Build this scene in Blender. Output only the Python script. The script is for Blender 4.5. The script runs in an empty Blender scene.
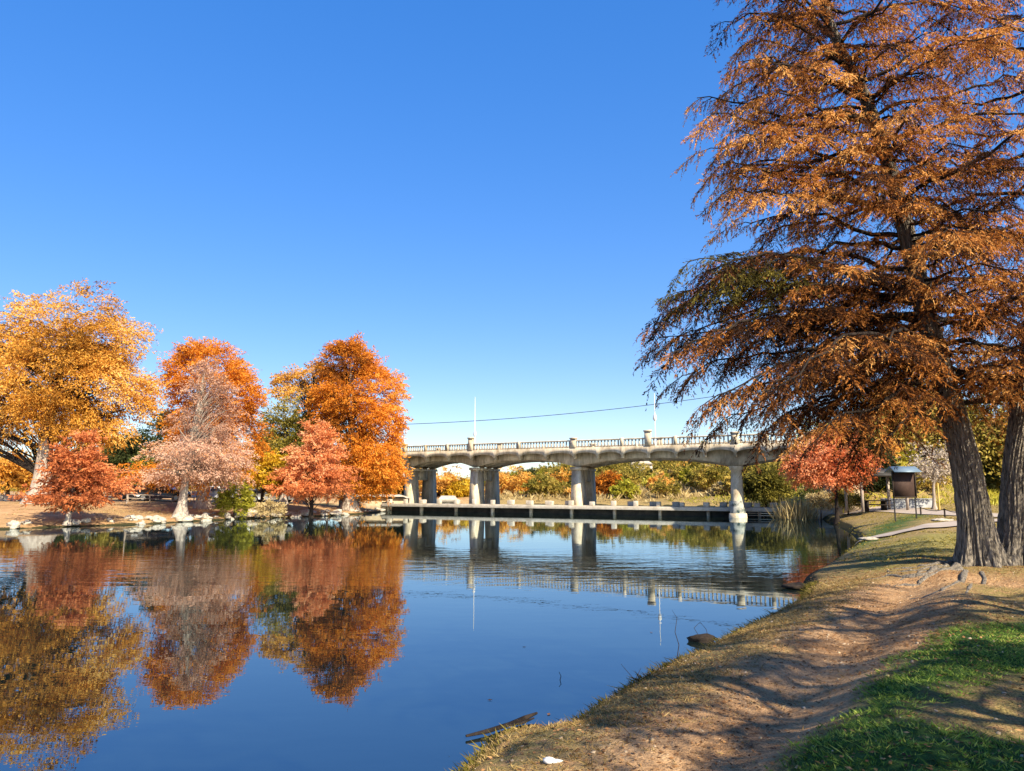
import bpy, math, random
import numpy as np
from mathutils import Vector
R = math.radians
rng = np.random.default_rng(11)
random.seed(5)
scene = bpy.context.scene
COL = scene.collection

# ------------------------------------------------------------------ camera
F = 760.0; CAMZ = 2.4; TH = math.atan(102.5 / F)
CT, ST = math.cos(TH), math.sin(TH)

def ray(px, py):
    u = (px - 512) / F; v = (385.5 - py) / F
    return (u, CT - v * ST, ST + v * CT)

def at(px, py, d):
    r = ray(px, py); s = d / r[1]
    return Vector((r[0] * s, d, CAMZ + r[2] * s))

def gp(px, py, z=0.0):
    r = ray(px, py); s = (z - CAMZ) / r[2]
    return Vector((r[0] * s, r[1] * s, z))

# ------------------------------------------------------------------ terrain
near_edge = [gp(x, y, 0.12)[:2] for x, y in
             [(466, 765), (476, 748), (512, 737), (556, 733), (598, 706), (640, 680), (700, 652), (760, 622), (798, 603)]]
near_edge += [gp(x, y, 0.02)[:2] for x, y in
              [(806, 592), (803, 582), (822, 572), (850, 552), (860, 541), (848, 530), (836, 524), (822, 518.5)]]
left_edge = [gp(x, y, 0.0)[:2] for x, y in
             [(0, 529.5), (60, 527), (110, 525.5), (150, 524), (200, 521), (250, 518.5), (300, 517), (340, 515.5), (372, 513), (385, 511.5)]]
back_edge = [(-22, 90), (-40, 100), (-45, 112), (-20, 118), (10, 112), (30, 100), (34, 85), (30, 70), (25.5, 63)]
riv = ([(-10, -150), (-8, -40), (-4, -10), (-2.2, -2), (-1.6, 2), (-1.1, 4.6)] + near_edge + back_edge[::-1]
       + left_edge[::-1] + [(-60, 38), (-110, 20), (-160, -150)])
RIV = np.array([(p[0], p[1]) for p in riv], float)

def sdist(x, y):
    x = np.asarray(x, float); y = np.asarray(y, float)
    d2 = np.full(x.shape, 1e18); inside = np.zeros(x.shape, bool)
    n = len(RIV)
    for i in range(n):
        ax, ay = RIV[i]; bx, by = RIV[(i + 1) % n]
        ex, ey = bx - ax, by - ay
        t = np.clip(((x - ax) * ex + (y - ay) * ey) / (ex * ex + ey * ey), 0, 1)
        dx = x - ax - t * ex; dy = y - ay - t * ey
        d2 = np.minimum(d2, dx * dx + dy * dy)
        c = ((ay > y) != (by > y))
        with np.errstate(divide='ignore', invalid='ignore'):
            xi = ax + (y - ay) * ex / (ey if ey != 0 else 1e-9)
        inside ^= c & (x < xi)
    d = np.sqrt(d2)
    return np.where(inside, -d, d)

_nz = [(rng.uniform(0, 2 * math.pi), rng.uniform(0, 2 * math.pi)) for _ in range(40)]
def wob(x, y, f, k=0, n=5):
    s = 0
    for i in range(n):
        a, p = _nz[(k * 7 + i) % 40]
        g = f * (1 + .37 * i)
        s = s + np.sin(x * g * math.cos(a) + y * g * math.sin(a) + p) / (1 + .25 * i)
    return s / n * 1.6

TR = np.array([tuple(gp(a, b, .72)[:2]) for a, b in [(640, 860), (700, 771), (745, 715), (800, 672), (850, 640), (878, 612), (886, 592), (915, 578), (1060, 590)]])
def trough_d(x, y):
    d = np.full(np.shape(x), 1e9)
    for i in range(len(TR) - 1):
        ax, ay = TR[i]; ex, ey = TR[i + 1] - TR[i]
        t = np.clip(((x - ax) * ex + (y - ay) * ey) / (ex * ex + ey * ey), 0, 1)
        d = np.minimum(d, np.hypot(x - ax - t * ex, y - ay - t * ey))
    return d

def hterr(x, y):
    x = np.asarray(x, float); y = np.asarray(y, float)
    sd = sdist(x, y)
    s = np.maximum(sd, 0)
    left = 1 / (1 + np.exp(-np.clip((-x - 6 + np.clip(y - 60, -100, 60) * .0), -40, 40)))
    left = np.where(y > 90, 1 - 1 / (1 + np.exp(-(-(y - 100)) / 3.0)) * (1 - left), left)
    right = .26 * (1 - np.exp(-s / .13)) + np.minimum(.5, s * .19) + .006 * np.clip(y - 8, 0, 90) * np.minimum(1, s / 6)
    lft = .12 * (1 - np.exp(-s / .2)) + 1.25 * (1 - np.exp(-s / 9.0)) + np.minimum(s, 60) * .004
    z = right * (1 - left) + lft * left
    m = np.clip(s / 2, 0, 1)
    near = np.exp(-((x - 5) ** 2 + (y - 8) ** 2) / 300)
    z = z + m * near * (.05 * wob(x, y, 1.5, 0) + .020 * wob(x * .6, y * 1.5, 6, 1) + .008 * wob(x, y, 17, 2))
    z = z + m * .07 * wob(x, y, .25, 3)
    q = np.clip(1 - trough_d(x, y) / .95, 0, 1)
    z = z - m * .17 * q * q * (3 - 2 * q)
    rg = np.exp(-((trough_d(x, y) - 1.15) / .35) ** 2)
    z = z + m * .05 * rg
    # hill across the river
    mm = np.clip(s / 14, 0, 1)
    z = z + mm * 10.3 * np.exp(-.5 * ((x - 74) / 40) ** 2 - .5 * ((y - 215) / 52) ** 2)
    # road embankment behind the abutment
    ax, ay, bx, by = 31, 67, 58, 100
    ex, ey = bx - ax, by - ay
    t = np.clip(((x - ax) * ex + (y - ay) * ey) / (ex * ex + ey * ey), 0, 1.0)
    dd = np.hypot(x - ax - t * ex, y - ay - t * ey)
    z = z + 4.2 * np.exp(-(dd / 5.0) ** 2) * np.clip(s / 1.5, 0, 1)
    zu = -.06 + np.maximum(sd * .45, -1.6)
    return np.where(sd < 0, zu, z)

def hz(x, y):
    return float(hterr(np.array([x]), np.array([y]))[0])

def drop(px, py, dmax=400):
    """where the view through a pixel meets the terrain"""
    r = ray(px, py); d = np.geomspace(1.5, dmax, 900)
    s = d / r[1]; x = r[0] * s; z = CAMZ + r[2] * s
    h = np.maximum(hterr(x, d), 0)
    k = np.argmax(z <= h)
    if z[k] > h[k]:
        k = len(d) - 1
    return Vector((x[k], d[k], float(h[k])))

# ------------------------------------------------------------------ node helpers
def mat(name):
    m = bpy.data.materials.new(name); m.use_nodes = True
    nt = m.node_tree; nt.nodes.clear()
    out = nt.nodes.new('ShaderNodeOutputMaterial')
    return m, nt, out

def N(nt, t, **kw):
    n = nt.nodes.new(t)
    for k, v in kw.items():
        if k.startswith('i_'):
            n.inputs[k[2:].replace('_', ' ')].default_value = v
        else:
            setattr(n, k, v)
    return n

KA = .80
def ramp(nt, stops, k=1.0):
    n = nt.nodes.new('ShaderNodeValToRGB')
    e = n.color_ramp.elements
    while len(e) < len(stops):
        e.new(.5)
    for i, (p, c) in enumerate(stops):
        e[i].position = p; e[i].color = (c[0] * k, c[1] * k * (1 - .04 * (k < 1)), c[2] * k * (1 - .10 * (k < 1)), 1)
    return n

def noise(nt, scale, detail=4, rough=.55, coord=None, dist=0):
    n = N(nt, 'ShaderNodeTexNoise', i_Scale=scale, i_Detail=detail, i_Roughness=rough, i_Distortion=dist)
    if coord is not None:
        nt.links.new(coord, n.inputs['Vector'])
    return n

def simple(name, c1, c2, scale=3, rough=.85, bump=.3, bdist=.02, metal=0, stretch=None, detail=6, spec=.3):
    m, nt, out = mat(name)
    tc = N(nt, 'ShaderNodeTexCoord'); co = tc.outputs['Object']
    if stretch:
        mp = N(nt, 'ShaderNodeMapping'); mp.inputs['Scale'].default_value = stretch
        nt.links.new(co, mp.inputs['Vector']); co = mp.outputs['Vector']
    a = noise(nt, scale, detail, .62, co); b = noise(nt, scale * 6, 4, .6, co)
    mx = N(nt, 'ShaderNodeMath', operation='MULTIPLY_ADD'); nt.links.new(b.outputs['Fac'], mx.inputs[0]); mx.inputs[1].default_value = .4
    nt.links.new(a.outputs['Fac'], mx.inputs[2])
    r = ramp(nt, [(.5, c1), (.88, c2)], KA); nt.links.new(mx.outputs[0], r.inputs['Fac'])
    p = N(nt, 'ShaderNodeBsdfPrincipled', i_Roughness=rough, i_Metallic=metal)
    p.inputs['Specular IOR Level'].default_value = spec
    nt.links.new(r.outputs['Color'], p.inputs['Base Color'])
    if bump:
        bm = N(nt, 'ShaderNodeBump', i_Strength=bump, i_Distance=bdist)
        nt.links.new(mx.outputs[0], bm.inputs['Height']); nt.links.new(bm.outputs['Normal'], p.inputs['Normal'])
    nt.links.new(p.outputs['BSDF'], out.inputs['Surface'])
    return m

def leafmat(name, stops, trans=.35):
    m, nt, out = mat(name)
    at_ = N(nt, 'ShaderNodeAttribute', attribute_name='tint')
    r = ramp(nt, stops, .95); nt.links.new(at_.outputs['Fac'], r.inputs['Fac'])
    p = N(nt, 'ShaderNodeBsdfPrincipled', i_Roughness=.7); p.inputs['Specular IOR Level'].default_value = .15
    t = N(nt, 'ShaderNodeBsdfTranslucent')
    nt.links.new(r.outputs['Color'], p.inputs['Base Color']); nt.links.new(r.outputs['Color'], t.inputs['Color'])
    mx = N(nt, 'ShaderNodeMixShader'); mx.inputs[0].default_value = trans
    nt.links.new(p.outputs[0], mx.inputs[1]); nt.links.new(t.outputs[0], mx.inputs[2])
    nt.links.new(mx.outputs[0], out.inputs['Surface'])
    return m

# ------------------------------------------------------------------ materials
M = {}
M['concrete'] = simple('concrete', (.40, .31, .19), (.92, .80, .60), 1.6, .9, .35, .02, stretch=(1, 1, .45))
M['old_concrete'] = simple('stained_concrete', (.26, .20, .12), (.90, .78, .56), .8, .9, .4, .02, stretch=(1, 1, .35))
M['pale_concrete'] = simple('pale_concrete', (.46, .40, .31), (.72, .65, .54), 2, .9, .3, .02)
M['dark_concrete'] = simple('undershadow_concrete', (.03, .028, .022), (.10, .09, .07), 2, .7, .3, .02)  # dam base: shadow below the walkway slab put into a near-black colour
M['path'] = simple('path_concrete', (.42, .34, .27), (.58, .49, .40), 1.5, .9, .2, .01)
M['bark'] = simple('bark', (.016, .012, .009), (.52, .46, .38), 2.6, .95, 1, .06, stretch=(10, 10, .8))
M['limb'] = simple('limb_bark', (.012, .008, .006), (.04, .028, .02), 4, .95, .6, .02)
M['palebark'] = simple('pale_bark', (.25, .2, .16), (.6, .52, .44), 3, .95, .6, .03, stretch=(2, 2, .5))
M['rock'] = simple('limestone', (.34, .29, .22), (.74, .67, .55), 2.5, .9, .8, .05)
M['wood'] = simple('weathered_wood', (.012, .008, .006), (.05, .035, .025), 6, .9, .6, .01)
M['brown'] = simple('brown_board', (.045, .024, .018), (.085, .05, .038), 2, .8, .2, .01)
M['post'] = simple('post_metal', (.02, .02, .02), (.05, .045, .04), 5, .6, .1, .01)
M['tinroof'] = simple('tin_roof', (.16, .24, .31), (.26, .35, .42), 2, .45, .2, .01, metal=.3)
M['whitepaint'] = simple('white_paint', (.7, .7, .68), (.85, .85, .83), 3, .5, .05, .01)
M['yellowpost'] = simple('yellow_post', (.5, .36, .08), (.68, .5, .14), 4, .7, .2, .01)
M['stone'] = simple('tan_stone', (.40, .30, .19), (.66, .52, .36), 2.2, .9, .6, .04)
M['greywall'] = simple('grey_wall', (.30, .32, .34), (.50, .52, .54), 1.5, .9, .3, .02)
M['darkpaint'] = simple('dark_car_paint', (.012, .013, .017), (.02, .022, .028), 2, .25, 0, spec=.6)
M['whitecar'] = simple('white_car_paint', (.62, .62, .62), (.7, .7, .7), 2, .3, 0, spec=.6)
M['silvercar'] = simple('silver_car_paint', (.28, .29, .3), (.36, .37, .38), 2, .3, 0, metal=.4)
M['glass'] = simple('car_glass', (.02, .025, .03), (.04, .045, .05), 1, .05, 0, spec=.9)
M['tyre'] = simple('tyre_rubber', (.01, .01, .01), (.025, .025, .025), 8, .9, .2, .01)
M['scrawl'] = simple('scrawl_paint', (.03, .06, .06), (.62, .62, .55), 2.6, .7, 0, detail=1)
M['cable'] = simple('cable', (.01, .01, .01), (.03, .03, .03), 4, .6, 0)
M['redtail'] = simple('tail_light', (.3, .02, .02), (.4, .03, .03), 4, .4, 0)

O = lambda *c: c
M['l_gold'] = leafmat('foliage_gold', [(0, (.16, .08, .015)), (.35, (.64, .30, .04)), (.7, (.80, .44, .08)), (1, (.84, .55, .16))])
M['l_orange'] = leafmat('foliage_orange', [(0, (.17, .06, .012)), (.4, (.70, .24, .022)), (.75, (.82, .33, .035)), (1, (.85, .43, .08))])
M['l_red'] = leafmat('foliage_red', [(0, (.28, .08, .03)), (.4, (.68, .22, .07)), (.75, (.80, .32, .12)), (1, (.82, .44, .22))])
M['l_pink'] = leafmat('foliage_pink', [(0, (.28, .15, .10)), (.4, (.64, .37, .24)), (.75, (.78, .54, .40)), (1, (.74, .34, .14))])
M['l_crimson'] = leafmat('foliage_crimson', [(0, (.26, .06, .02)), (.4, (.66, .19, .06)), (.75, (.80, .30, .12)), (1, (.82, .42, .22))])
M['l_yellow'] = leafmat('foliage_yellow', [(0, (.25, .17, .01)), (.4, (.68, .42, .025)), (.75, (.80, .58, .05)), (1, (.75, .62, .12))])
M['l_olive'] = leafmat('foliage_olive', [(0, (.06, .06, .012)), (.4, (.22, .19, .03)), (.75, (.40, .32, .06)), (1, (.58, .42, .10))])
M['l_ygreen'] = leafmat('foliage_yellow_green', [(0, (.12, .12, .01)), (.4, (.36, .34, .03)), (.75, (.55, .50, .06)), (1, (.65, .60, .14))])
M['l_dark'] = leafmat('foliage_dark', [(0, (.02, .03, .01)), (.5, (.055, .07, .02)), (1, (.12, .13, .04))], .3)
M['l_green'] = leafmat('foliage_green', [(0, (.02, .05, .008)), (.5, (.07, .13, .02)), (1, (.16, .22, .04))])
M['l_dry'] = leafmat('foliage_dry', [(0, (.22, .16, .06)), (.5, (.50, .38, .17)), (1, (.70, .58, .32))])
M['l_twig'] = leafmat('foliage_bare', [(0, (.20, .16, .12)), (.5, (.48, .40, .32)), (1, (.68, .60, .50))], .1)
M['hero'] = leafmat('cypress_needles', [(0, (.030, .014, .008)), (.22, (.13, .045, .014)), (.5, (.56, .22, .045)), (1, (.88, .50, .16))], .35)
M['herogreen'] = leafmat('cypress_green_needles', [(0, (.04, .032, .010)), (.5, (.14, .12, .022)), (1, (.32, .26, .05))], .35)
M['grassgreen'] = leafmat('green_grass', [(0, (.025, .055, .010)), (.45, (.16, .29, .04)), (1, (.56, .62, .14))], .3)
M['grassdry'] = leafmat('dry_grass', [(0, (.09, .06, .02)), (.5, (.32, .22, .08)), (1, (.58, .44, .20))], .25)
M['litter'] = leafmat('fallen_leaf', [(0, (.06, .03, .015)), (.5, (.28, .14, .055)), (1, (.55, .32, .14))], .1)

# ------------------------------------------------------------------ mesh helpers
class Acc:
    """collects verts and faces (numpy chunks), builds one mesh object"""
    def __init__(s):
        s.V = []; s.Q = []; s.T = []; s.n = 0; s.tint = []
    def add(s, V, Q, tint=None):
        V = np.asarray(V, float).reshape(-1, 3); Q = np.asarray(Q, int)
        s.V.append(V); s.Q.append(Q + s.n); s.n += len(V)
        s.tint.append(np.full(len(Q), .5) if tint is None else np.asarray(tint, float))
    def leaves(s, P, D, W, tint):
        """rhombic leaves: base P, along D, half-width vector W"""
        P, D, W = map(lambda a: np.asarray(a, float), (P, D, W))
        V = np.stack([P, P + .45 * D + W, P + D, P + .45 * D - W], 1).reshape(-1, 3)
        Q = np.arange(len(P) * 4).reshape(-1, 4)
        s.add(V, Q, tint)
    def tube(s, pts, rad, sides=6, tint=None):
        pts = np.asarray(pts, float); n = len(pts); rad = np.broadcast_to(rad, (n,))
        tg = np.gradient(pts, axis=0); tg /= np.linalg.norm(tg, axis=1)[:, None] + 1e-9
        ref = np.array([0, 0, 1.0]) if abs(tg[:, 2]).mean() < .8 else np.array([1.0, 0, 0])
        a = np.cross(tg, ref); a /= np.linalg.norm(a, axis=1)[:, None] + 1e-9
        b = np.cross(tg, a)
        ph = np.arange(sides) / sides * 2 * math.pi
        V = pts[:, None] + rad[:, None, None] * (np.cos(ph)[None, :, None] * a[:, None] + np.sin(ph)[None, :, None] * b[:, None])
        i = np.arange(n - 1)[:, None] * sides; j = np.arange(sides)[None]; k = (j + 1) % sides
        Q = np.stack([i + j, i + k, i + sides + k, i + sides + j], -1).reshape(-1, 4)
        s.add(V.reshape(-1, 3), Q, tint)
        V2 = [V[0].mean(0), V[-1].mean(0)]
        # end caps as fans of degenerate-free quads
        if sides % 2 == 0:
            capQ = []
            for ring in (0, n - 1):
                for q in range(0, sides, 2):
                    capQ.append((ring, q))
            VV = []; QQ = []
            for ring, q in capQ:
                c = V2[0] if ring == 0 else V2[1]
                base = len(VV)
                VV += [V[ring, q], V[ring, (q + 1) % sides], V[ring, (q + 2) % sides], c]
                QQ.append([base, base + 1, base + 2, base + 3])
            s.add(np.array(VV), np.array(QQ))
    def box(s, c, size, rot=0.0, taper=1.0, axes=None):
        hx, hy, h = size[0] / 2, size[1] / 2, size[2]
        V = np.array([(-hx, -hy, 0), (hx, -hy, 0), (hx, hy, 0), (-hx, hy, 0),
                      (-hx * taper, -hy * taper, h), (hx * taper, -hy * taper, h), (hx * taper, hy * taper, h), (-hx * taper, hy * taper, h)])
        if axes is not None:
            e1, e2 = axes
            V = np.stack([V[:, 0] * e1[0] + V[:, 1] * e2[0], V[:, 0] * e1[1] + V[:, 1] * e2[1], V[:, 2]], 1)
        elif rot:
            cr, sr = math.cos(rot), math.sin(rot)
            V = np.stack([V[:, 0] * cr - V[:, 1] * sr, V[:, 0] * sr + V[:, 1] * cr, V[:, 2]], 1)
        V = V + np.array(c)
        s.add(V, [(0, 3, 2, 1), (4, 5, 6, 7), (0, 1, 5, 4), (1, 2, 6, 5), (2, 3, 7, 6), (3, 0, 4, 7)])
    def build(s, name, m, parent=None, smooth=False, origin=None, tint=False):
        V = np.concatenate(s.V); Q = np.concatenate(s.Q)
        if origin is not None:
            V = V - np.array(origin)
        me = bpy.data.meshes.new(name)
        me.vertices.add(len(V)); me.vertices.foreach_set('co', V.astype(np.float32).ravel())
        me.loops.add(len(Q) * 4); me.loops.foreach_set('vertex_index', Q.astype(np.int32).ravel())
        me.polygons.add(len(Q)); me.polygons.foreach_set('loop_start', (np.arange(len(Q)) * 4).astype(np.int32))
        me.polygons.foreach_set('loop_total', np.full(len(Q), 4, np.int32))
        if smooth:
            me.polygons.foreach_set('use_smooth', np.ones(len(Q), bool))
        me.update(calc_edges=True)
        if tint:
            a = me.attributes.new('tint', 'FLOAT', 'FACE')
            a.data.foreach_set('value', np.concatenate(s.tint).astype(np.float32))
        me.materials.append(m)
        o = bpy.data.objects.new(name, me); COL.objects.link(o)
        if origin is not None and parent is None:
            o.location = origin
        if parent is not None:
            o.parent = parent
        return o

def tag(o, label=None, cat=None, group=None, kind=None):
    if label: o['label'] = label
    if cat: o['category'] = cat
    if group: o['group'] = group
    if kind: o['kind'] = kind
    return o

def empty(name, loc, label=None, cat=None, group=None, rz=0):
    o = bpy.data.objects.new(name, None); COL.objects.link(o)
    o.location = loc; o.rotation_euler[2] = rz; o.empty_display_size = .3
    return tag(o, label, cat, group)

def copy_tree(o, parent=None):
    c = o.copy(); COL.objects.link(c)
    if parent is not None: c.parent = parent
    for ch in list(o.children):
        copy_tree(ch, c)
    return c

def bevel(o, w=.02):
    b = o.modifiers.new('bevel', 'BEVEL'); b.width = w; b.segments = 2; b.limit_method = 'ANGLE'
    return o

def unit(v):
    return v / (np.linalg.norm(v, axis=-1, keepdims=True) + 1e-9)

# ------------------------------------------------------------------ ground sheet
def axis_(fine0, fine1, step, lo, hi, g=1.09):
    a = list(np.arange(fine0, fine1, step)); st = step; v = fine1
    while v < hi:
        a.append(v); st *= g; v += st
    a.append(hi); st = step; v = fine0 - step; b = []
    while v > lo:
        b.append(v); st *= g; v -= st
    b.append(lo)
    return np.array(b[::-1] + a)
gx = axis_(-3, 15, .07, -3000, 3000, 1.045); gy = axis_(2, 22, .07, -400, 5000, 1.03)
GX, GY = np.meshgrid(gx, gy)
GZ = hterr(GX.ravel(), GY.ravel()).reshape(GX.shape)
Vg = np.stack([GX.ravel(), GY.ravel(), GZ.ravel()], 1)
nx, ny = len(gx), len(gy)
I, J = np.meshgrid(np.arange(ny - 1), np.arange(nx - 1), indexing='ij')
b0 = (I * nx + J).ravel()
Qg = np.stack([b0, b0 + 1, b0 + nx + 1, b0 + nx], 1)
ga = Acc(); ga.add(Vg, Qg)

def inpoly(x, y, P):
    ins = np.zeros(x.shape, bool); n = len(P)
    for i in range(n):
        ax, ay = P[i]; bx, by = P[(i + 1) % n]
        if ay == by: continue
        c = ((ay > y) != (by > y)) & (x < ax + (y - ay) * (bx - ax) / (by - ay))
        ins ^= c
    return ins
def pp(pts, z=.75):
    return [tuple(gp(a, b, z)[:2]) for a, b in pts]
G_A = pp([(880, 738), (826, 722), (838, 700), (885, 668), (922, 642), (960, 628), (1060, 622), (1100, 672), (985, 676), (965, 694), (910, 712)])
G_B = pp([(680, 800), (722, 768), (780, 738), (850, 716), (890, 724), (950, 738), (1100, 736), (1150, 800), (900, 830)])
G_C = pp([(838, 534), (870, 522), (925, 515), (935, 517), (890, 530), (856, 541)], .75)
G_D = pp([(850, 560), (860, 545), (905, 536), (1050, 530), (1050, 545), (960, 556), (900, 562)], .75)
def softmask(x, y, P, w):
    """1 inside, 0 outside, ragged edge of width w"""
    jx = wob(x, y, 3, 4) * w; jy = wob(x, y, 3.3, 5) * w
    s = 0
    for a, b in ((0, 0), (w, 0), (-w, 0), (0, w), (0, -w)):
        s = s + inpoly(x + jx + a, y + jy + b, P)
    return s / 5.
def greenmask(x, y):
    g = np.maximum(softmask(x, y, G_A, .16), softmask(x, y, G_B, .16))
    g = np.maximum(g, softmask(x, y, G_C, .5) * .9)
    return g
gm = greenmask(Vg[:, 0], Vg[:, 1])
olive = softmask(Vg[:, 0], Vg[:, 1], G_D, .4)
sdv = sdist(Vg[:, 0], Vg[:, 1])
ground = ga.build('ground', M['concrete'], smooth=True)
tag(ground, kind='structure')
me = ground.data
td = trough_d(Vg[:, 0], Vg[:, 1]); worn = np.clip((1.35 - td) / .7 + .45 * wob(Vg[:, 0], Vg[:, 1], 2.2, 5), 0, 1); worn = np.where(Vg[:, 0] < -6, .75 + .4 * wob(Vg[:, 0], Vg[:, 1], .5, 1), worn)
for nm, arr in (('worn', np.clip(worn, 0, 1)), ('green', gm), ('olive', olive), ('shore', np.clip(sdv, -3, 30))):
    a = me.attributes.new(nm, 'FLOAT', 'POINT'); a.data.foreach_set('value', arr.astype(np.float32))

m, nt, out = mat('ground_soil'); L = nt.links.new
tc = N(nt, 'ShaderNodeTexCoord'); co = tc.outputs['Object']
n1 = noise(nt, .9, 8, .65, co, .4); n2 = noise(nt, 9, 6, .7, co); n3 = noise(nt, 55, 4, .7, co); n4 = noise(nt, .12, 5, .6, co)
dirt = ramp(nt, [(.30, (.10, .055, .027)), (.45, (.40, .225, .105)), (.64, (.62, .39, .20))])
mixn = N(nt, 'ShaderNodeMath', operation='MULTIPLY_ADD'); L(n2.outputs['Fac'], mixn.inputs[0]); mixn.inputs[1].default_value = .5
half = N(nt, 'ShaderNodeMath', operation='MULTIPLY'); L(n1.outputs['Fac'], half.inputs[0]); half.inputs[1].default_value = .55
L(half.outputs[0], mixn.inputs[2]); L(mixn.outputs[0], dirt.inputs['Fac'])
spk = ramp(nt, [(.36, (.35, .3, .25)), (.5, (1, 1, 1)), (.7, (1.25, 1.2, 1.1))]); L(n3.outputs['Fac'], spk.inputs['Fac'])
mul = N(nt, 'ShaderNodeMixRGB', blend_type='MULTIPLY'); mul.inputs['Fac'].default_value = .8
L(dirt.outputs['Color'], mul.inputs[1]); L(spk.outputs['Color'], mul.inputs[2])
# thatch of dry grass in wide patches
thatch = ramp(nt, [(.35, (.09, .065, .018)), (.62, (.42, .31, .11))]); L(n3.outputs['Fac'], thatch.inputs['Fac'])
tm = ramp(nt, [(.47, (0, 0, 0)), (.6, (1, 1, 1))]); L(n4.outputs['Fac'], tm.inputs['Fac'])
tm = ramp(nt, [(.36, (0, 0, 0)), (.52, (1, 1, 1))]); L(n2.outputs['Fac'], tm.inputs['Fac'])
wn = N(nt, 'ShaderNodeAttribute', attribute_name='worn'); inv = N(nt, 'ShaderNodeMath', operation='MULTIPLY_ADD'); L(wn.outputs['Fac'], inv.inputs[0]); inv.inputs[1].default_value = -1; inv.inputs[2].default_value = 1
tmm = N(nt, 'ShaderNodeMath', operation='MULTIPLY'); L(tm.outputs['Color'], tmm.inputs[0]); L(inv.outputs[0], tmm.inputs[1])
x1 = N(nt, 'ShaderNodeMixRGB'); L(tmm.outputs[0], x1.inputs['Fac']); L(mul.outputs[0], x1.inputs[1]); L(thatch.outputs['Color'], x1.inputs[2])
# green, olive areas
gr = ramp(nt, [(.35, (.015, .04, .008)), (.65, (.09, .17, .03))]); L(n2.outputs['Fac'], gr.inputs['Fac'])
ga1 = N(nt, 'ShaderNodeAttribute', attribute_name='green'); ga2 = N(nt, 'ShaderNodeAttribute', attribute_name='olive')
ol = ramp(nt, [(.35, (.13, .12, .025)), (.65, (.42, .33, .10))]); L(n2.outputs['Fac'], ol.inputs['Fac'])
x2 = N(nt, 'ShaderNodeMixRGB'); L(ga2.outputs['Fac'], x2.inputs['Fac']); L(x1.outputs[0], x2.inputs[1]); L(ol.outputs['Color'], x2.inputs[2])
x3 = N(nt, 'ShaderNodeMixRGB'); L(ga1.outputs['Fac'], x3.inputs['Fac']); L(x2.outputs[0], x3.inputs[1]); L(gr.outputs['Color'], x3.inputs[2])
# dark wet rim at the water
sh = N(nt, 'ShaderNodeAttribute', attribute_name='shore')
jn = N(nt, 'ShaderNodeMath', operation='MULTIPLY_ADD'); L(n2.outputs['Fac'], jn.inputs[0]); jn.inputs[1].default_value = -.5; L(sh.outputs['Fac'], jn.inputs[2])
rim = ramp(nt, [(.0, (1, 1, 1)), (.05, (0, 0, 0))]); L(jn.outputs[0], rim.inputs['Fac'])
x4 = N(nt, 'ShaderNodeMixRGB'); L(rim.outputs['Color'], x4.inputs['Fac']); L(x3.outputs[0], x4.inputs[1]); x4.inputs[2].default_value = (.05, .045, .018, 1)
p = N(nt, 'ShaderNodeBsdfPrincipled', i_Roughness=.95); p.inputs['Specular IOR Level'].default_value = .15
L(x4.outputs[0], p.inputs['Base Color'])
bs = N(nt, 'ShaderNodeMath', operation='MULTIPLY_ADD'); L(n3.outputs['Fac'], bs.inputs[0]); bs.inputs[1].default_value = .35; L(n2.outputs['Fac'], bs.inputs[2])
bm = N(nt, 'ShaderNodeBump', i_Strength=1.0, i_Distance=.07); L(bs.outputs[0], bm.inputs['Height']); L(bm.outputs['Normal'], p.inputs['Normal'])
L(p.outputs[0], out.inputs['Surface'])
me.materials.clear(); me.materials.append(m)

# ------------------------------------------------------------------ water
wa = Acc(); wa.add([(-175, -160, 0), (45, -160, 0), (45, 122, 0), (-175, 122, 0)], [(0, 1, 2, 3)])
m, nt, out = mat('river_water'); L = nt.links.new
tc = N(nt, 'ShaderNodeTexCoord'); co = tc.outputs['Object']
mp = N(nt, 'ShaderNodeMapping'); mp.inputs['Scale'].default_value = (.5, 1.0, 1); L(co, mp.inputs['Vector'])
w1 = noise(nt, 2.2, 3, .5, mp.outputs[0], .3); w2 = noise(nt, .5, 2, .5, mp.outputs[0])
# a breeze-ruffled band across the middle distance
sep = N(nt, 'ShaderNodeSeparateXYZ'); L(co, sep.inputs[0])
band = ramp(nt, [(0, (.10, .10, .10)), (.2, (.10, .10, .10)), (.27, (.7, .7, .7)), (.34, (.6, .6, .6)), (.42, (.14, .14, .14)), (1, (.07, .07, .07))])
mr = N(nt, 'ShaderNodeMapRange'); mr.inputs['From Min'].default_value = 5; mr.inputs['From Max'].default_value = 70
L(sep.outputs['Y'], mr.inputs['Value']); L(mr.outputs[0], band.inputs['Fac'])
sm = N(nt, 'ShaderNodeMath', operation='MULTIPLY_ADD'); L(w2.outputs['Fac'], sm.inputs[0]); sm.inputs[1].default_value = 1.6; L(w1.outputs['Fac'], sm.inputs[2])
bmp = N(nt, 'ShaderNodeBump', i_Distance=.012); L(sm.outputs[0], bmp.inputs['Height']); L(band.outputs['Color'], bmp.inputs['Strength'])
fr = N(nt, 'ShaderNodeFresnel'); fr.inputs['IOR'].default_value = 2.9; L(bmp.outputs[0], fr.inputs['Normal'])
gl = N(nt, 'ShaderNodeBsdfGlossy', i_Roughness=.0); gl.inputs['Color'].default_value = (.78, .90, .98, 1); L(bmp.outputs[0], gl.inputs['Normal'])
df = N(nt, 'ShaderNodeBsdfDiffuse'); df.inputs['Color'].default_value = (.006, .011, .010, 1)
mx = N(nt, 'ShaderNodeMixShader'); L(fr.outputs[0], mx.inputs[0]); L(df.outputs[0], mx.inputs[1]); L(gl.outputs[0], mx.inputs[2])
L(mx.outputs[0], out.inputs['Surface'])
water = wa.build('river_water', m); tag(water, kind='structure')

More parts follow.
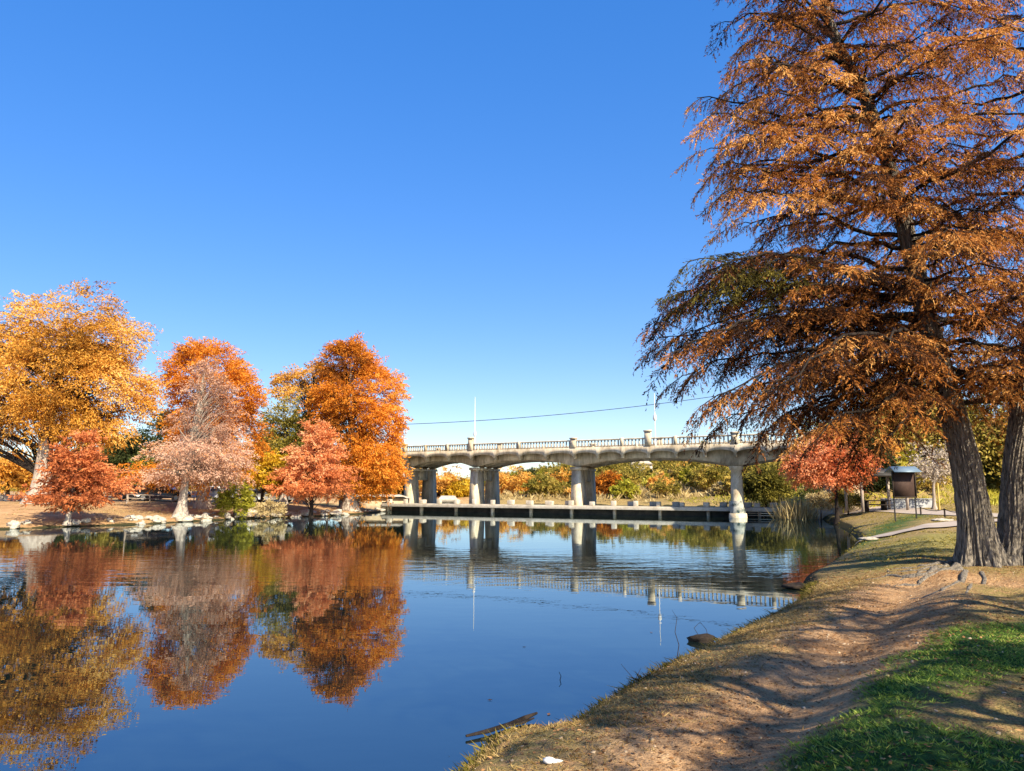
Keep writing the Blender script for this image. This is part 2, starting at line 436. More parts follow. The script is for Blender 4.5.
# ------------------------------------------------------------------ foliage for the farther trees
def crown_sprays(lobes, n, per, leaf, droop=.25, flat=.5, hole=.25, seed=0, spray=1.0, axis=None, shell=.55):
    """lobes: list of (center(3), radii(3)). sprays of leaves near the lobes' shells, thrown out from the axis"""
    g = np.random.default_rng(seed)
    w = np.array([l[1][0] * l[1][2] for l in lobes]) ** 1.0; w /= w.sum()
    k = g.choice(len(lobes), n, p=w)
    C = np.array([l[0] for l in lobes])[k]; Rr = np.array([l[1] for l in lobes])[k]
    u = unit(g.normal(size=(n, 3)))
    r = (shell + (1 - shell) * g.random(n)) ** .8
    r *= 1 + .14 * np.sin(u[:, 0] * 7 + k) + .14 * np.sin(u[:, 2] * 9 + 2 * k) + g.normal(size=n) * .08
    P = C + u * r[:, None] * np.maximum(Rr - spray * .42, Rr * .45)
    # holes from a low frequency field
    sc = 2.2 / np.median(Rr)
    fld = np.sin(P[:, 0] * sc * 1.7 + 1) * np.sin(P[:, 2] * sc * 2.1 + seed) + .6 * np.sin(P[:, 1] * sc * 2.4 + P[:, 2] * sc * 1.3) + .5 * np.sin(P[:, 0] * sc * 4.1 - P[:, 2] * sc * 3.7)
    keep = fld > -1.3 + hole * 2
    P = P[keep]; u = u[keep]; n = len(P)
    ax = axis if axis is not None else np.mean([l[0] for l in lobes], 0)
    dirv = P - ax; dirv[:, 2] *= .35
    dirv = unit(unit(dirv) + .5 * u * np.array([1, 1, flat]) + g.normal(size=(n, 3)) * .3)
    dirv[:, 2] -= droop * g.random(n); dirv = unit(dirv)
    L_ = spray * (.6 + .8 * g.random(n))
    side = unit(np.cross(dirv, np.array([0, 0, 1.]) + g.normal(size=(n, 3)) * .35))
    t = g.random((n, per)) ** .8
    s = (g.random((n, per)) - .5) * 2
    P2 = P[:, None] + dirv[:, None] * (t * L_[:, None])[..., None] + side[:, None] * (s * (.42 - .25 * t) * L_[:, None])[..., None]
    P2[..., 2] -= (t ** 2) * L_[:, None] * droop * .8
    P2 += g.normal(size=P2.shape) * .06 * spray
    D = dirv[:, None] * .7 + side[:, None] * (s * .9)[..., None] + g.normal(size=P2.shape) * .45
    D[..., 2] -= droop
    D = unit(D) * (leaf * (.6 + .9 * g.random((n, per))))[..., None]
    W = unit(np.cross(D, g.normal(size=P2.shape))) * (leaf * .20 * (.7 + .6 * g.random((n, per))))[..., None]
    base = .5 + .20 * np.sin(P[:, 0] * .8 + seed) + .16 * np.sin(P[:, 2] * 1.1 + 2) + .12 * np.sin(P[:, 1] * 1.3) + g.normal(size=n) * .17
    tint = np.clip(base[:, None] + g.normal(size=(n, per)) * .13, 0, 1)
    return P, P2.reshape(-1, 3), D.reshape(-1, 3), W.reshape(-1, 3), tint.ravel()

def bez(a, b, c, n=7):
    t = np.linspace(0, 1, n)[:, None]
    return (1 - t) ** 2 * np.array(a) + 2 * t * (1 - t) * np.array(b) + t ** 2 * np.array(c)

def tree(name, label, foot, lobes_px, d, leafm, group=None, n=1200, per=26, leaf=.26, spray=1.0, trunk_r=.3, bark='palebark',
         top=None, hole=.25, droop=.25, limbs=26, seed=0, lean=0, cat='tree', depth=.9, shell=.55, clear=.16):
    """foot: (px, py) of the trunk base on the ground or a 3-D point"""
    g = np.random.default_rng(seed + 100)
    base = drop(*foot) if len(foot) == 2 else Vector(foot)
    if d is None: d = base.y
    if len(foot) == 2:
        base = Vector((at(foot[0], foot[1], d).x, d, 0)); base.z = hz(base.x, base.y) - .05
    lobes = []
    for i, (cx, cy, rx, ry) in enumerate(lobes_px):
        s = d / F
        c = at(cx, cy, d)
        dy = (g.random() - .5) * rx * s * .9
        lobes.append((np.array([c.x, c.y + dy, max(c.z, base.z + .4)]), np.array([rx * s, rx * s * depth, ry * s])))
    zs = [l[0][2] + l[1][2] * .55 for l in lobes]
    ti = int(np.argmax(zs)); topc = lobes[ti][0]
    tops = np.array([topc[0], topc[1] * .6 + base.y * .4, zs[ti]])
    A = np.array(base)
    axis = np.mean([l[0] for l in lobes], 0)
    root = empty(name, base, label, cat, group)
    P, P2, D, W, tint = crown_sprays(lobes, n, per, leaf, droop, .5, hole, seed, spray, axis, shell)
    # trunk
    tr = Acc(); mid = (A + tops) / 2 + np.array([g.normal() * .3, g.normal() * .3, 0])
    path = bez(A, [A[0] * .7 + mid[0] * .3, A[1] * .7 + mid[1] * .3, mid[2]], tops, 16)
    tt = np.linspace(0, 1, 16)
    rad = trunk_r * ((1 - tt) * .9 + .06) * (1 + 1.0 * np.exp(-tt * 22))
    tr.tube(path, rad, 10)
    tr.build('trunk', M[bark], root, True, base)
    br = Acc()
    H = tops[2] - A[2]
    idx = g.choice(len(P), min(limbs * 4, len(P)), replace=False)
    for q, i in enumerate(idx):
        e = P[i]
        tz = np.clip((e[2] - A[2]) / H - .08 - .16 * g.random(), clear, .92)
        k = tz * 15; s0 = path[int(k)]
        midp = (s0 + e) / 2 + np.array([0, 0, .1 * np.linalg.norm(e - s0)]) + g.normal(size=3) * .2
        r0 = trunk_r * (.30 if q < limbs else .12) * (1 - tz * .6)
        br.tube(bez(s0, midp, e, 7), np.linspace(r0, r0 * .12, 7), 4)
    br.build('branches', M['limb' if bark != 'palebark' or leafm not in ('l_pink', 'l_twig') else 'palebark'], root, True, base)
    cr = Acc(); cr.leaves(P2, D, W, tint)
    cr.build('crown', M[leafm], root, False, base, True)
    return root

def shrub(name, label, px, py, w, h, d, leafm, group=None, n=200, per=22, leaf=.2, seed=0, cat='shrub', stem=True):
    """a bush whose foot stands at pixel (px, py) when d is None"""
    return tree(name, label, (px, py), [(px, py - h * .5, w * .5, h * .5), (px - w * .22, py - h * .42, w * .33, h * .42), (px + w * .24, py - h * .38, w * .3, h * .4)],
                d, leafm, group, n, per, leaf, .5, .06, 'limb', hole=.15, droop=.1, limbs=4, seed=seed, cat=cat, shell=.3)

# ---- far bank, left side
GOLD = tree('bald_cypress', 'largest golden orange tree with a broad crown at the left edge of the far bank', (40, 500), [
    (55, 330, 68, 48), (98, 345, 36, 32), (15, 365, 60, 45), (88, 385, 50, 42), (-40, 350, 60, 52), (134, 390, 18, 26), (40, 415, 62, 26),
    (92, 425, 38, 20), (-40, 420, 60, 30), (60, 375, 50, 50)], 60, 'l_gold', None, 5000, 34, .21, 1.4, .75, hole=.30, limbs=40, seed=1, droop=.35, shell=.62)
tree('bald_cypress', 'small salmon red tree with layered boughs at the water under the golden giant', (67, 527), [
    (80, 455, 20, 15), (80, 470, 34, 15), (78, 484, 44, 14), (72, 496, 40, 9), (84, 442, 9, 9)], 48.5, 'l_red', None, 800, 26, .2, .75, .16, hole=.2, limbs=30, seed=2, droop=.1, shell=.3)
tree('bald_cypress', 'tall deep orange tree rising behind the pale pink tree', (203, 501), [
    (213, 372, 36, 26), (236, 395, 26, 32), (188, 375, 18, 26), (228, 430, 34, 35), (195, 420, 35, 35), (200, 470, 60, 15), (205, 354, 22, 11)], 64, 'l_orange', None, 2600, 32, .2, 1.1, .45, hole=.28, limbs=30, seed=3, shell=.55)
tree('bald_cypress', 'thinning pale pink tree with bare twigs and a white leaning trunk', (181, 511), [
    (205, 395, 26, 28), (205, 425, 38, 30), (200, 452, 48, 24), (228, 460, 28, 26), (185, 472, 56, 9), (205, 374, 12, 14)], 57, 'l_pink', None, 1350, 30, .15, 1.0, .34, hole=.28, limbs=110, seed=4, shell=.2, clear=.28)
tree('bald_cypress', 'tall domed bright orange tree nearest the left end of the bridge', (350, 507), [
    (350, 366, 30, 25), (370, 390, 30, 30), (345, 400, 30, 28), (378, 425, 24, 26), (345, 440, 38, 34), (380, 460, 26, 30), (392, 468, 12, 14),
    (396, 420, 9, 9), (355, 480, 38, 14), (350, 352, 18, 10)], 73, 'l_orange', None, 4200, 32, .21, 1.1, .55, hole=.30, limbs=40, seed=5, shell=.55)
tree('bald_cypress', 'brownish gold tree with bare grey upper branches left of the domed orange tree', (300, 502), [
    (292, 378, 24, 11), (318, 374, 20, 12), (300, 392, 28, 9), (325, 400, 16, 20)], 78, 'l_gold', None, 560, 24, .25, 1.1, .42, bark='palebark', hole=.25, limbs=50, seed=6, shell=.3)
tree('pecan_tree', 'olive yellow tree between the pink tree and the red cone tree', (283, 500), [
    (284, 425, 24, 24), (278, 448, 26, 22), (300, 440, 18, 26)], 72, 'l_olive', None, 850, 24, .25, 1.0, .3, hole=.25, limbs=40, seed=7, shell=.3)
tree('pecan_tree', 'bright yellow small tree between the pink tree and the red cone tree', (262, 500), [
    (266, 466, 19, 13), (256, 474, 12, 10), (276, 478, 14, 12)], 66, 'l_yellow', None, 520, 26, .22, .8, .2, bark='limb', hole=.15, limbs=20, seed=8, shell=.3)
tree('bald_cypress', 'reddish orange cone shaped small tree below the domed orange tree', (311, 509), [
    (316, 437, 16, 14), (314, 455, 27, 16), (312, 472, 36, 15), (310, 486, 37, 9)], 64, 'l_red', None, 1200, 28, .22, .8, .18, bark='limb', hole=.12, limbs=26, seed=9, shell=.3)
shrub('willow_shrub', 'yellow green waterside bush below the yellow tree', 234, 513, 30, 34, 60, 'l_ygreen', None, 300, 24, .18, 10)
shrub('willow_shrub', 'small brown dry bush standing among the shore rocks', 271, 516, 24, 18, 61, 'l_dry', None, 120, 20, .16, 11)
tree('juniper', 'dark green evergreen between the golden giant and the pink tree', (150, 492), [
    (148, 448, 22, 18), (160, 425, 14, 16), (150, 465, 26, 14), (128, 455, 18, 18)], 84, 'l_dark', None, 800, 24, .3, 1.1, .3, bark='limb', hole=.05, limbs=14, seed=12, shell=.4)
shrub('pecan_tree', 'fresh green low tree in front of the dark evergreen', 143, 476, 20, 22, 78, 'l_green', None, 150, 22, .25, 13, 'tree')

# backdrop trees behind the left bank
BT = [(-40, 492, 70, 62, 95, 'l_olive'), (8, 490, 36, 38, 92, 'l_gold'), (58, 491, 46, 46, 96, 'l_dark'), (96, 491, 44, 58, 100, 'l_olive'), (125, 491, 40, 60, 104, 'l_dark'),
      (176, 491, 50, 66, 100, 'l_dark'), (222, 491, 52, 54, 102, 'l_olive'), (262, 491, 40, 50, 98, 'l_dark'), (300, 491, 46, 48, 100, 'l_olive'), (342, 492, 44, 44, 104, 'l_dark'), (384, 496, 34, 30, 92, 'l_olive')]
for i, (x, y, w, h, d, lm) in enumerate(BT):
    c = {'l_olive': 'olive', 'l_gold': 'rusty gold', 'l_dark': 'dark green'}[lm]
    tree('background_tree', f'{c} tree in the distant row behind the left bank trees', (x, y), [
        (x, y - h * .62, w * .46, h * .36), (x - w * .2, y - h * .45, w * .4, h * .32), (x + w * .24, y - h * .4, w * .36, h * .32)], d, lm, f'distant {c} trees behind the left bank', 420, 20, .42, 1.4, .25, 'limb', hole=.1, limbs=8, seed=20 + i, shell=.4)

# ---- under and beyond the bridge
UB = [('tree', 'orange yellow tree seen under the bridge between the two left piers', 438, 500, 52, 42, 126, 'l_gold'),
      ('tree', 'small bright yellow tree right beside the orange yellow one under the bridge', 462, 500, 26, 24, 124, 'l_yellow'),
      ('tree', 'round golden tree framed by the second bridge opening from the left', 513, 500, 44, 40, 128, 'l_gold'),
      ('tree', 'olive tree right of the round golden tree under the bridge', 541, 500, 34, 30, 130, 'l_olive'),
      ('tree', 'olive and gold tree against the left side of the middle pier', 562, 501, 34, 36, 133, 'l_gold'),
      ('tree', 'yellow green tree just right of the middle pier', 597, 500, 34, 30, 124, 'l_ygreen'),
      ('tree', 'small orange tree on the slope right of the middle pier', 609, 496, 26, 26, 120, 'l_orange'),
      ('tree', 'grey olive tree at the foot of the slope behind the small orange tree', 636, 494, 40, 36, 138, 'l_olive')]
for i, (c, lab, x, y, w, h, d, lm) in enumerate(UB):
    h *= .86
    tree('pecan_tree', lab, (x, y), [(x, y - h * .6, w * .46, h * .4), (x - w * .2, y - h * .4, w * .38, h * .35), (x + w * .24, y - h * .38, w * .34, h * .36)],
         d, lm, None, 420, 22, .4, 1.3, .22, 'limb', hole=.12, limbs=8, seed=50 + i, shell=.4)
# scrub on the hillside: copies of six bushes
protos = []
for i, (lm, w, h) in enumerate([('l_olive', 22, 15), ('l_ygreen', 18, 12), ('l_dark', 20, 15), ('l_dry', 16, 10), ('l_gold', 18, 12), ('l_olive', 26, 17)]):
    o = shrub('hillside_shrub', None, 640, 478, w, h, 160, lm, 'scrub on the slope beyond the river', 190, 20, .4, 70 + i)
    protos.append(o)
names = ['olive', 'yellow green', 'dark green', 'straw coloured', 'golden', 'spreading olive']
g = np.random.default_rng(3); used = set()
for k in range(230):
    y = g.uniform(108, 235); x = y * g.uniform(-.02, .40)
    if sdist(np.array([x]), np.array([y]))[0] < 2: continue
    i = int(g.choice(6, p=[.22, .26, .06, .18, .14, .14]))
    if i not in used:
        o = protos[i]; used.add(i)
    else:
        o = copy_tree(protos[i])
    o.location = (x, y, hz(x, y) - .05); o.rotation_euler[2] = g.uniform(0, 6.28)
    s = g.uniform(.7, 1.35); o.scale = (s, s, s * g.uniform(.8, 1.2))
    o['label'] = f'{names[i]} bush among the scrub on the slope beyond the bridge'
    o['group'] = f'{names[i]} bushes on the slope beyond the bridge'; o['category'] = 'shrub'

g = np.random.default_rng(17)
for k in range(22):
    t = g.random(); x = 31 + 27 * t + g.normal() * 3.5; y = 67 + 33 * t + g.normal() * 3.5 - 3
    if sdist(np.array([x]), np.array([y]))[0] < 2: continue
    i = int(g.choice(6)); o = copy_tree(protos[i])
    o.location = (x, y, hz(x, y) - .05); sc = g.uniform(.45, .8); o.scale = (sc, sc, sc); o.rotation_euler[2] = g.uniform(0, 6.28)
    o['label'] = f'{names[i]} bush on the road embankment behind the notice board'
    o['group'] = f'{names[i]} bushes on the road embankment'; o['category'] = 'shrub'
# dry grass cover on slope
def scatter_blades(n, xr, yr, fn, h, w, seed, lean=.35, per=5):
    g = np.random.default_rng(seed)
    x = g.uniform(*xr, n); y = g.uniform(*yr, n)
    pr = fn(x, y); k = g.random(n) < pr; x = x[k]; y = y[k]
    x = np.repeat(x, per) + g.normal(size=len(x) * per) * h * .3; y = np.repeat(y, per) + g.normal(size=len(y) * per) * h * .3
    z = hterr(x, y) - .01
    P = np.stack([x, y, z], 1)
    D = np.stack([g.normal(size=len(x)) * lean, g.normal(size=len(x)) * lean, .6 + .5 * g.random(len(x))], 1) * (h * (.5 + g.random(len(x))))[:, None]
    W = unit(np.cross(D, g.normal(size=D.shape))) * w * (.6 + .8 * g.random(len(x)))[:, None]
    t = np.clip(.5 + .24 * wob(x, y, 2.2, 6) + g.normal(size=len(x)) * .22, 0, 1)
    a = Acc(); a.leaves(P, D, W, t)
    return a
a = scatter_blades(9000, (-5, 100), (108, 230), lambda x, y: (sdist(x, y) > 1) * (x < y * .42), .8, .10, 5, .45)
tag(a.build('slope_grass', M['l_dry'], tint=True), 'dry straw grass covering the slope beyond the bridge', 'grass', kind='stuff')

a = scatter_blades(5000, (22, 66), (56, 108), lambda x, y: (sdist(x, y) > 1) * 1.0, .45, .035, 55, .6)
tag(a.build('embankment_grass', M['l_ygreen'], tint=True), 'rough yellow green grass on the road embankment at right', 'grass', kind='stuff')

# distant wood that closes the horizon
def wood(name, label, arc, n, hgt, seed, lm, extra=0):
    g = np.random.default_rng(seed)
    a = Acc()
    t = g.random(n); 
    P0 = np.array(arc, float); seg = np.clip((t * (len(P0) - 1)).astype(int), 0, len(P0) - 2); f = t * (len(P0) - 1) - seg
    c = P0[seg] * (1 - f[:, None]) + P0[seg + 1] * f[:, None]
    c += g.normal(size=c.shape) * 8
    h0 = hterr(c[:, 0], c[:, 1])
    hh = hgt * (.6 + .35 * np.sin(c[:, 0] * .13 + seed) + .25 * np.sin(c[:, 0] * .41 + c[:, 1] * .2)) * np.sqrt(g.random(n))
    P = np.stack([c[:, 0], c[:, 1], h0 + hh], 1)
    per = 10
    P = np.repeat(P, per, 0) + g.normal(size=(n * per, 3)) * np.array([.9, .9, .5])
    D = unit(g.normal(size=P.shape)) * .38; W = unit(np.cross(D, g.normal(size=P.shape))) * .10
    a.leaves(P, D, W, np.clip(.5 + .3 * np.sin(P[:, 0] * .2) + g.normal(size=len(P)) * .2, 0, 1))
    tag(a.build(name, M[lm], tint=True), label, 'wood', kind='stuff')
wood('distant_wood', 'far olive wood along the horizon', [(-330, 120), (-150, 175), (-60, 215), (0, 235), (60, 250), (140, 240)], 26000, 3.1, 1, 'l_olive')
wood('distant_wood', 'dark wood on the right behind the park lawn', [(44, 84), (70, 98), (100, 100), (150, 85)], 26000, 7, 2, 'l_olive')

# ---- right bank trees
tree('red_oak', 'crimson red tree on the right bank in front of the bridge end', (836, 503), [
    (826, 453, 30, 20), (848, 462, 20, 19), (806, 464, 20, 16), (830, 474, 32, 13), (833, 440, 22, 14)], 51, 'l_crimson', None, 1300, 28, .17, .75, .14, bark='limb', hole=.1, limbs=26, seed=30, shell=.4)
RT = [('juniper', 'dark green tree directly left of the crimson tree', 766, 499, 30, 30, 76, 'l_olive', 'limb'),
      ('juniper', 'dark evergreen directly right of the crimson tree', 868, 492, 36, 56, 62, 'l_dark', 'limb'),
      ('pecan_tree', 'tall olive tree behind the wooden notice board', 893, 492, 60, 110, 80, 'l_olive', 'limb'),
      ('pecan_tree', 'yellow green tree between the notice board and the big trunk', 938, 490, 56, 96, 84, 'l_ygreen', 'limb'),
      ('pecan_tree', 'olive tree seen behind the big trunk pair', 990, 490, 70, 120, 80, 'l_olive', 'limb'),
      ('pecan_tree', 'golden tree at the right edge behind the big trunks', 1040, 492, 60, 110, 74, 'l_gold', 'limb'),
      ('pecan_tree', 'olive yellow tree above the crimson tree beyond the abutment', 830, 488, 60, 70, 88, 'l_ygreen', 'limb')]
for i, (nm, lab, x, y, w, h, d, lm, bk) in enumerate(RT):
    tree(nm, lab, (x, y), [(x, y - h * .66, w * .46, h * .33), (x - w * .2, y - h * .5, w * .4, h * .3), (x + w * .24, y - h * .42, w * .36, h * .3), (x, y - h * .25, w * .4, h * .2)],
         d, lm, None, 800, 22, .32, 1.1, .22, bk, hole=.15, limbs=14, seed=80 + i, shell=.35)
tree('bare_tree', 'small bare grey tree beside the yellow stake', (934, 503), [(935, 455, 24, 16), (925, 468, 22, 12), (946, 468, 20, 12)], 50, 'l_twig', None, 170, 16, .18, .8, .12, 'palebark', hole=.2, limbs=60, seed=90, shell=.1)
shrub('willow_shrub', 'low olive bush at the foot of the stone abutment under the crimson tree', 848, 506, 26, 18, 54, 'l_olive', None, 260, 22, .14, 140)
shrub('willow_shrub', 'small dry bush between the tall dry grass and the crimson tree trunk', 820, 508, 20, 16, 55, 'l_dry', None, 200, 22, .14, 141)
for i, (x, y, w, h, d) in enumerate([(797, 506, 42, 34, 60.5), (776, 503, 26, 26, 64)]):
    base = Vector((at(x, y, d).x, d, 0)); base.z = hz(base.x, base.y)
    g = np.random.default_rng(i); n = 900; s = d / F
    P = np.tile(np.array(base), (n, 1)) + g.normal(size=(n, 3)) * np.array([w * s * .16, w * s * .16, 0])
    D = np.stack([g.normal(size=n) * .33, g.normal(size=n) * .33, np.ones(n)], 1); D = unit(D) * (h * s * (.5 + .6 * g.random(n)))[:, None]
    W = unit(np.cross(D, g.normal(size=D.shape))) * .035
    a = Acc(); a.leaves(P, D, W, np.clip(.6 + g.normal(size=n) * .2, 0, 1))
    tag(a.build('pampas_grass', M['l_dry'], None, False, base, True), ['tall clump of dry straw ornamental grass by the right end of the low dam', 'shorter clump of dry ornamental grass behind the dam, left of the tall clump'][i], 'ornamental grass')

# ------------------------------------------------------------------ bridge
P0 = at(738, 517, 62.5); P3 = at(408, 503, 88)
B0 = np.array([P0.x, P0.y]); B3 = np.array([P3.x, P3.y]); Lb = float(np.linalg.norm(B3 - B0))
e1 = (B3 - B0) / Lb; e2 = np.array([.29, .957])
RZ = lambda s: 6.68 + .48 * np.clip(s / Lb, -.3, 1.4)      # rail top height
pier_s = [0, Lb * .404, Lb * .739, Lb]
s0, s1 = -7.9, Lb + 9.5
def bp(s, t, z):
    q = B0 + e1 * s + e2 * t
    return (q[0], q[1], z)
BO = (float(B0[0]), float(B0[1]), 0)
bridge = empty('road_bridge', BO, 'long pale concrete road bridge with arched girders and balustrade across the river', 'bridge')
def pris(acc, ss, zb, zt, t0, t1):
    """closed strip along the bridge between offsets t0..t1 with bottom zb(s), top zt(s)"""
    n = len(ss); V = []
    for s, b, t in zip(ss, zb, zt):
        V += [bp(s, t0, b), bp(s, t1, b), bp(s, t1, t), bp(s, t0, t)]
    Q = []
    for i in range(n - 1):
        for k in range(4):
            k2 = (k + 1) % 4
            Q.append((i * 4 + k, i * 4 + k2, i * 4 + 4 + k2, i * 4 + 4 + k))
    Q += [(0, 3, 2, 1), (n * 4 - 4, n * 4 - 3, n * 4 - 2, n * 4 - 1)]
    acc.add(V, Q)
WD = 7.6
ss = np.linspace(s0, s1, 60)
a = Acc(); pris(a, ss, RZ(ss) - 1.12, RZ(ss) - .80, -1.15, WD + 1.15); a.build('deck', M['concrete'], bridge, False, BO)
# scalloped edge beam of arched brackets
edges = sorted([s0] + pier_s + [s1]); nsc = {0: 3, 1: 6, 2: 4, 3: 3, 4: 3}
for t0 in (-1.30, WD + 1.12):
    a = Acc(); xs = []; zz = []
    for k in range(len(edges) - 1):
        A_, B_ = edges[k], edges[k + 1]
        for j in range(nsc[k]):
            u = np.linspace(0, 1, 13)[: (13 if (k == len(edges) - 2 and j == nsc[k] - 1) else 12)]
            xs += list(A_ + (B_ - A_) * (j + u) / nsc[k]); zz += list(.50 - .40 * np.sqrt(np.clip(1 - (2 * u - 1) ** 2, 0, 1)))
    xs = np.array(xs); zz = np.array(zz)
    pris(a, xs, RZ(xs) - 1.08 - zz, RZ(xs) - .72, t0, t0 + .18)
    a.build('scalloped_edge', M['concrete'], bridge, False, BO)
# brackets under the footways
for k in range(len(edges) - 1):
    for j in range(nsc[k]):
        s = edges[k] + (edges[k + 1] - edges[k]) * j / nsc[k]
        for ta, tb in ((-1.12, .0), (WD, WD + 1.12)):
            a = Acc(); pris(a, np.array([s - .14, s + .14]), RZ(np.array([s, s])) - 1.75, RZ(np.array([s, s])) - 1.123, ta, tb)
            a.build('bracket', M['old_concrete'], bridge, False, BO)
# girders
ss = np.linspace(s0, s1, 140); dep = np.zeros_like(ss)
for i, s in enumerate(ss):
    for k in range(len(edges) - 1):
        if edges[k] <= s <= edges[k + 1]:
            u = (s - edges[k]) / (edges[k + 1] - edges[k])
            if k == 0: u = .5 + u * .5
            if k == len(edges) - 2: u = u * .5
            dep[i] = 1.72 + .78 * abs(2 * u - 1) ** 2.2
for t in (0.02, 2.4, 4.8, WD - .42):
    a = Acc(); pris(a, ss, RZ(ss) - dep, RZ(ss) - 1.123, t, t + .4); a.build('girder', M['old_concrete'], bridge, False, BO)
# balustrade, near and far
for t in (-1.22, WD + 1.04):
    rl = empty('balustrade', (0, 0, 0)); rl.parent = bridge
    a = Acc(); sx = np.linspace(s0, s1, 40); pris(a, sx, RZ(sx) - .12, RZ(sx), t - .03, t + .21); a.build('handrail', M['concrete'], rl, False, BO)
    a = Acc(); n = int((s1 - s0) / .36)
    for i in range(n):
        s = s0 + (i + .5) * (s1 - s0) / n
        pris(a, np.array([s - .07, s + .07]), RZ(np.array([s, s])) - .717, RZ(np.array([s, s])) - .123, t + .03, t + .15)
    a.build('baluster_row', M['pale_concrete'], rl, False, BO)
    for k in range(len(edges) - 1):
        m_ = nsc[k] // 1
        for j in range(0, m_, 1 if m_ < 4 else 2 if m_ == 4 else 2):
            s = edges[k] + (edges[k + 1] - edges[k]) * j / m_
            a = Acc(); pris(a, np.array([s - .17, s + .17]), RZ(np.array([s, s])) - .717, RZ(np.array([s, s])) + .06, t - .06, t + .24)
            a.build('rail_post', M['concrete'], rl, False, BO)
    pil = [pier_s[1], pier_s[2], pier_s[1] * .5, pier_s[0], pier_s[3]]
    for q, s in enumerate(pil):
        a = Acc(); h = .62 if q in (1, 2) else .2
        pris(a, np.array([s - .33, s + .33]), RZ(np.array([s, s])) - .717, RZ(np.array([s, s])) + h - .1, t - .12, t + .34)
        pris(a, np.array([s - .40, s + .40]), RZ(np.array([s, s])) + h - .097, RZ(np.array([s, s])) + h + .03, t - .18, t + .40)
        o = a.build('pilaster', M['concrete'], rl, False, BO)
# piers
def pier(s, single=False):
    zt = float(RZ(s)) - 2.5
    x, y, _ = bp(s, 0, 0)
    root = empty('pier', (0, 0, 0)); root.parent = bridge
    if single:
        for t in (.1, WD - .8):
            a = Acc(); q = bp(s, t + .35, 0)
            zz = np.array([-1.2, 0, .35, .36, 1.0, 3.0, zt - .35, zt - .33, zt])
            rr = np.array([.74, .74, .70, .60, .55, .47, .42, .52, .62])
            a.tube(np.stack([np.full(9, q[0]), np.full(9, q[1]), zz], 1), rr, 16)
            c = a.build('column', M['concrete'], root, True, BO)
            if t < 1:
                a = Acc(); zq = np.array([.37, .6, 1.0, 1.35]); a.tube(np.stack([np.full(4, q[0]), np.full(4, q[1]), zq], 1), np.interp(zq, zz, rr) + .006, 24)
                a.Q = a.Q[:1]; a.V = a.V[:1]; a.tint = a.tint[:1]
                a.build('painted_scrawl', M['scrawl'], c, True, BO)
    else:
        # battered pair of columns with a web between their heads
        for (t0, t1, b0_, b1_) in ((-.1, 1.9, -.45, 2.2), (WD - 2.6, WD - .3, WD - 2.9, WD)):
            a = Acc(); w0, w1 = .66, .50
            V = []
            for (w, ta, tb, z) in ((w0, b0_, b1_, -1.2), (w1, t0, t1, zt - .25), ):
                V += [bp(s - w, ta, z), bp(s + w, ta, z), bp(s + w, tb, z), bp(s - w, tb, z)]
            a.add(V, [(0, 1, 2, 3), (4, 7, 6, 5), (0, 4, 5, 1), (1, 5, 6, 2), (2, 6, 7, 3), (3, 7, 4, 0)])
            a.build('column', M['concrete'], root, False, BO)
        a = Acc(); pris(a, np.array([s - .44, s + .44]), [zt - 1.35] * 2, [zt - .255] * 2, 1.7, WD - 2.3); a.build('web', M['old_concrete'], root, False, BO)
        a = Acc(); pris(a, np.array([s - .62, s + .62]), [zt - .252] * 2, [zt + .02] * 2, -.3, WD - .1); a.build('cap', M['concrete'], root, False, BO)
for k, s in enumerate(pier_s):
    pier(s, k == 0)
# abutments
for s, L2 in ((s0 - .6, 1.6), (s1 + .5, 1.6)):
    a = Acc(); q = bp(s, 0, 0)
    pris(a, np.array([s - L2 / 2, s + L2 / 2]), [-.6] * 2, [float(RZ(s)) - 1.0] * 2, -1.3, WD + 1.3)
    a.build('abutment', M['stone'], bridge, False, BO)

# lamp poles on the bridge
for (px, ytop, s, lab) in ((468, 397, pier_s[2], 'slim white lamp pole on the left pilaster of the bridge'), (655, 393, pier_s[1] * .5 - .6, 'slim white lamp pole beside the right pilaster of the bridge')):
    x, y, _ = bp(s, .1, 0); z0 = float(RZ(s)) - .78
    top = at(px, ytop, y).z
    r = empty('lamp_pole', (x, y, z0), lab, 'lamp pole')
    a = Acc(); a.tube([(0, 0, 0), (0, 0, .5), (0, 0, .52), (0, 0, top - z0)], [.08, .07, .045, .025], 8); a.build('pole', M['whitepaint'], r, True)
    a = Acc(); h = 1.9 if s > 10 else 2.6
    a.tube([(0, 0, h - .28), (0, 0, h - .1), (0, 0, h + .2), (0, 0, h + .38)], [.07, .18, .14, .04], 10); a.build('lamp_globe', M['whitepaint'], r, True)

# power line on two timber poles that stand behind the trees
pa = at(330, 426, 96); pb = at(860, 372, 92)
t = np.linspace(0, 1, 40)[:, None]
pts = np.array(pa) * (1 - t) + np.array(pb) * t; pts[:, 2] -= (4 * 1.5 * t * (1 - t))[:, 0]
a = Acc(); a.tube(pts, .035, 4)
tag(a.build('power_line', M['cable'], None, True, tuple(pa)), 'thin dark overhead cable sagging across the sky above the bridge', 'power line')
for q, p_ in enumerate((pa, pb)):
    z = max(hz(p_.x, p_.y), 0) - .5
    r = empty('utility_pole', (p_.x, p_.y, z), ['timber utility pole hidden behind the domed orange tree', 'timber utility pole behind the big cypress'][q], 'utility pole')
    a = Acc(); a.tube([(0, 0, 0), (0, 0, p_.z - z + .4)], [.16, .11], 8); a.build('pole', M['wood'], r, True)
    a = Acc(); a.box((0, 0, p_.z - z - .06), (2.0, .1, .12)); a.build('crossarm', M['wood'], r)

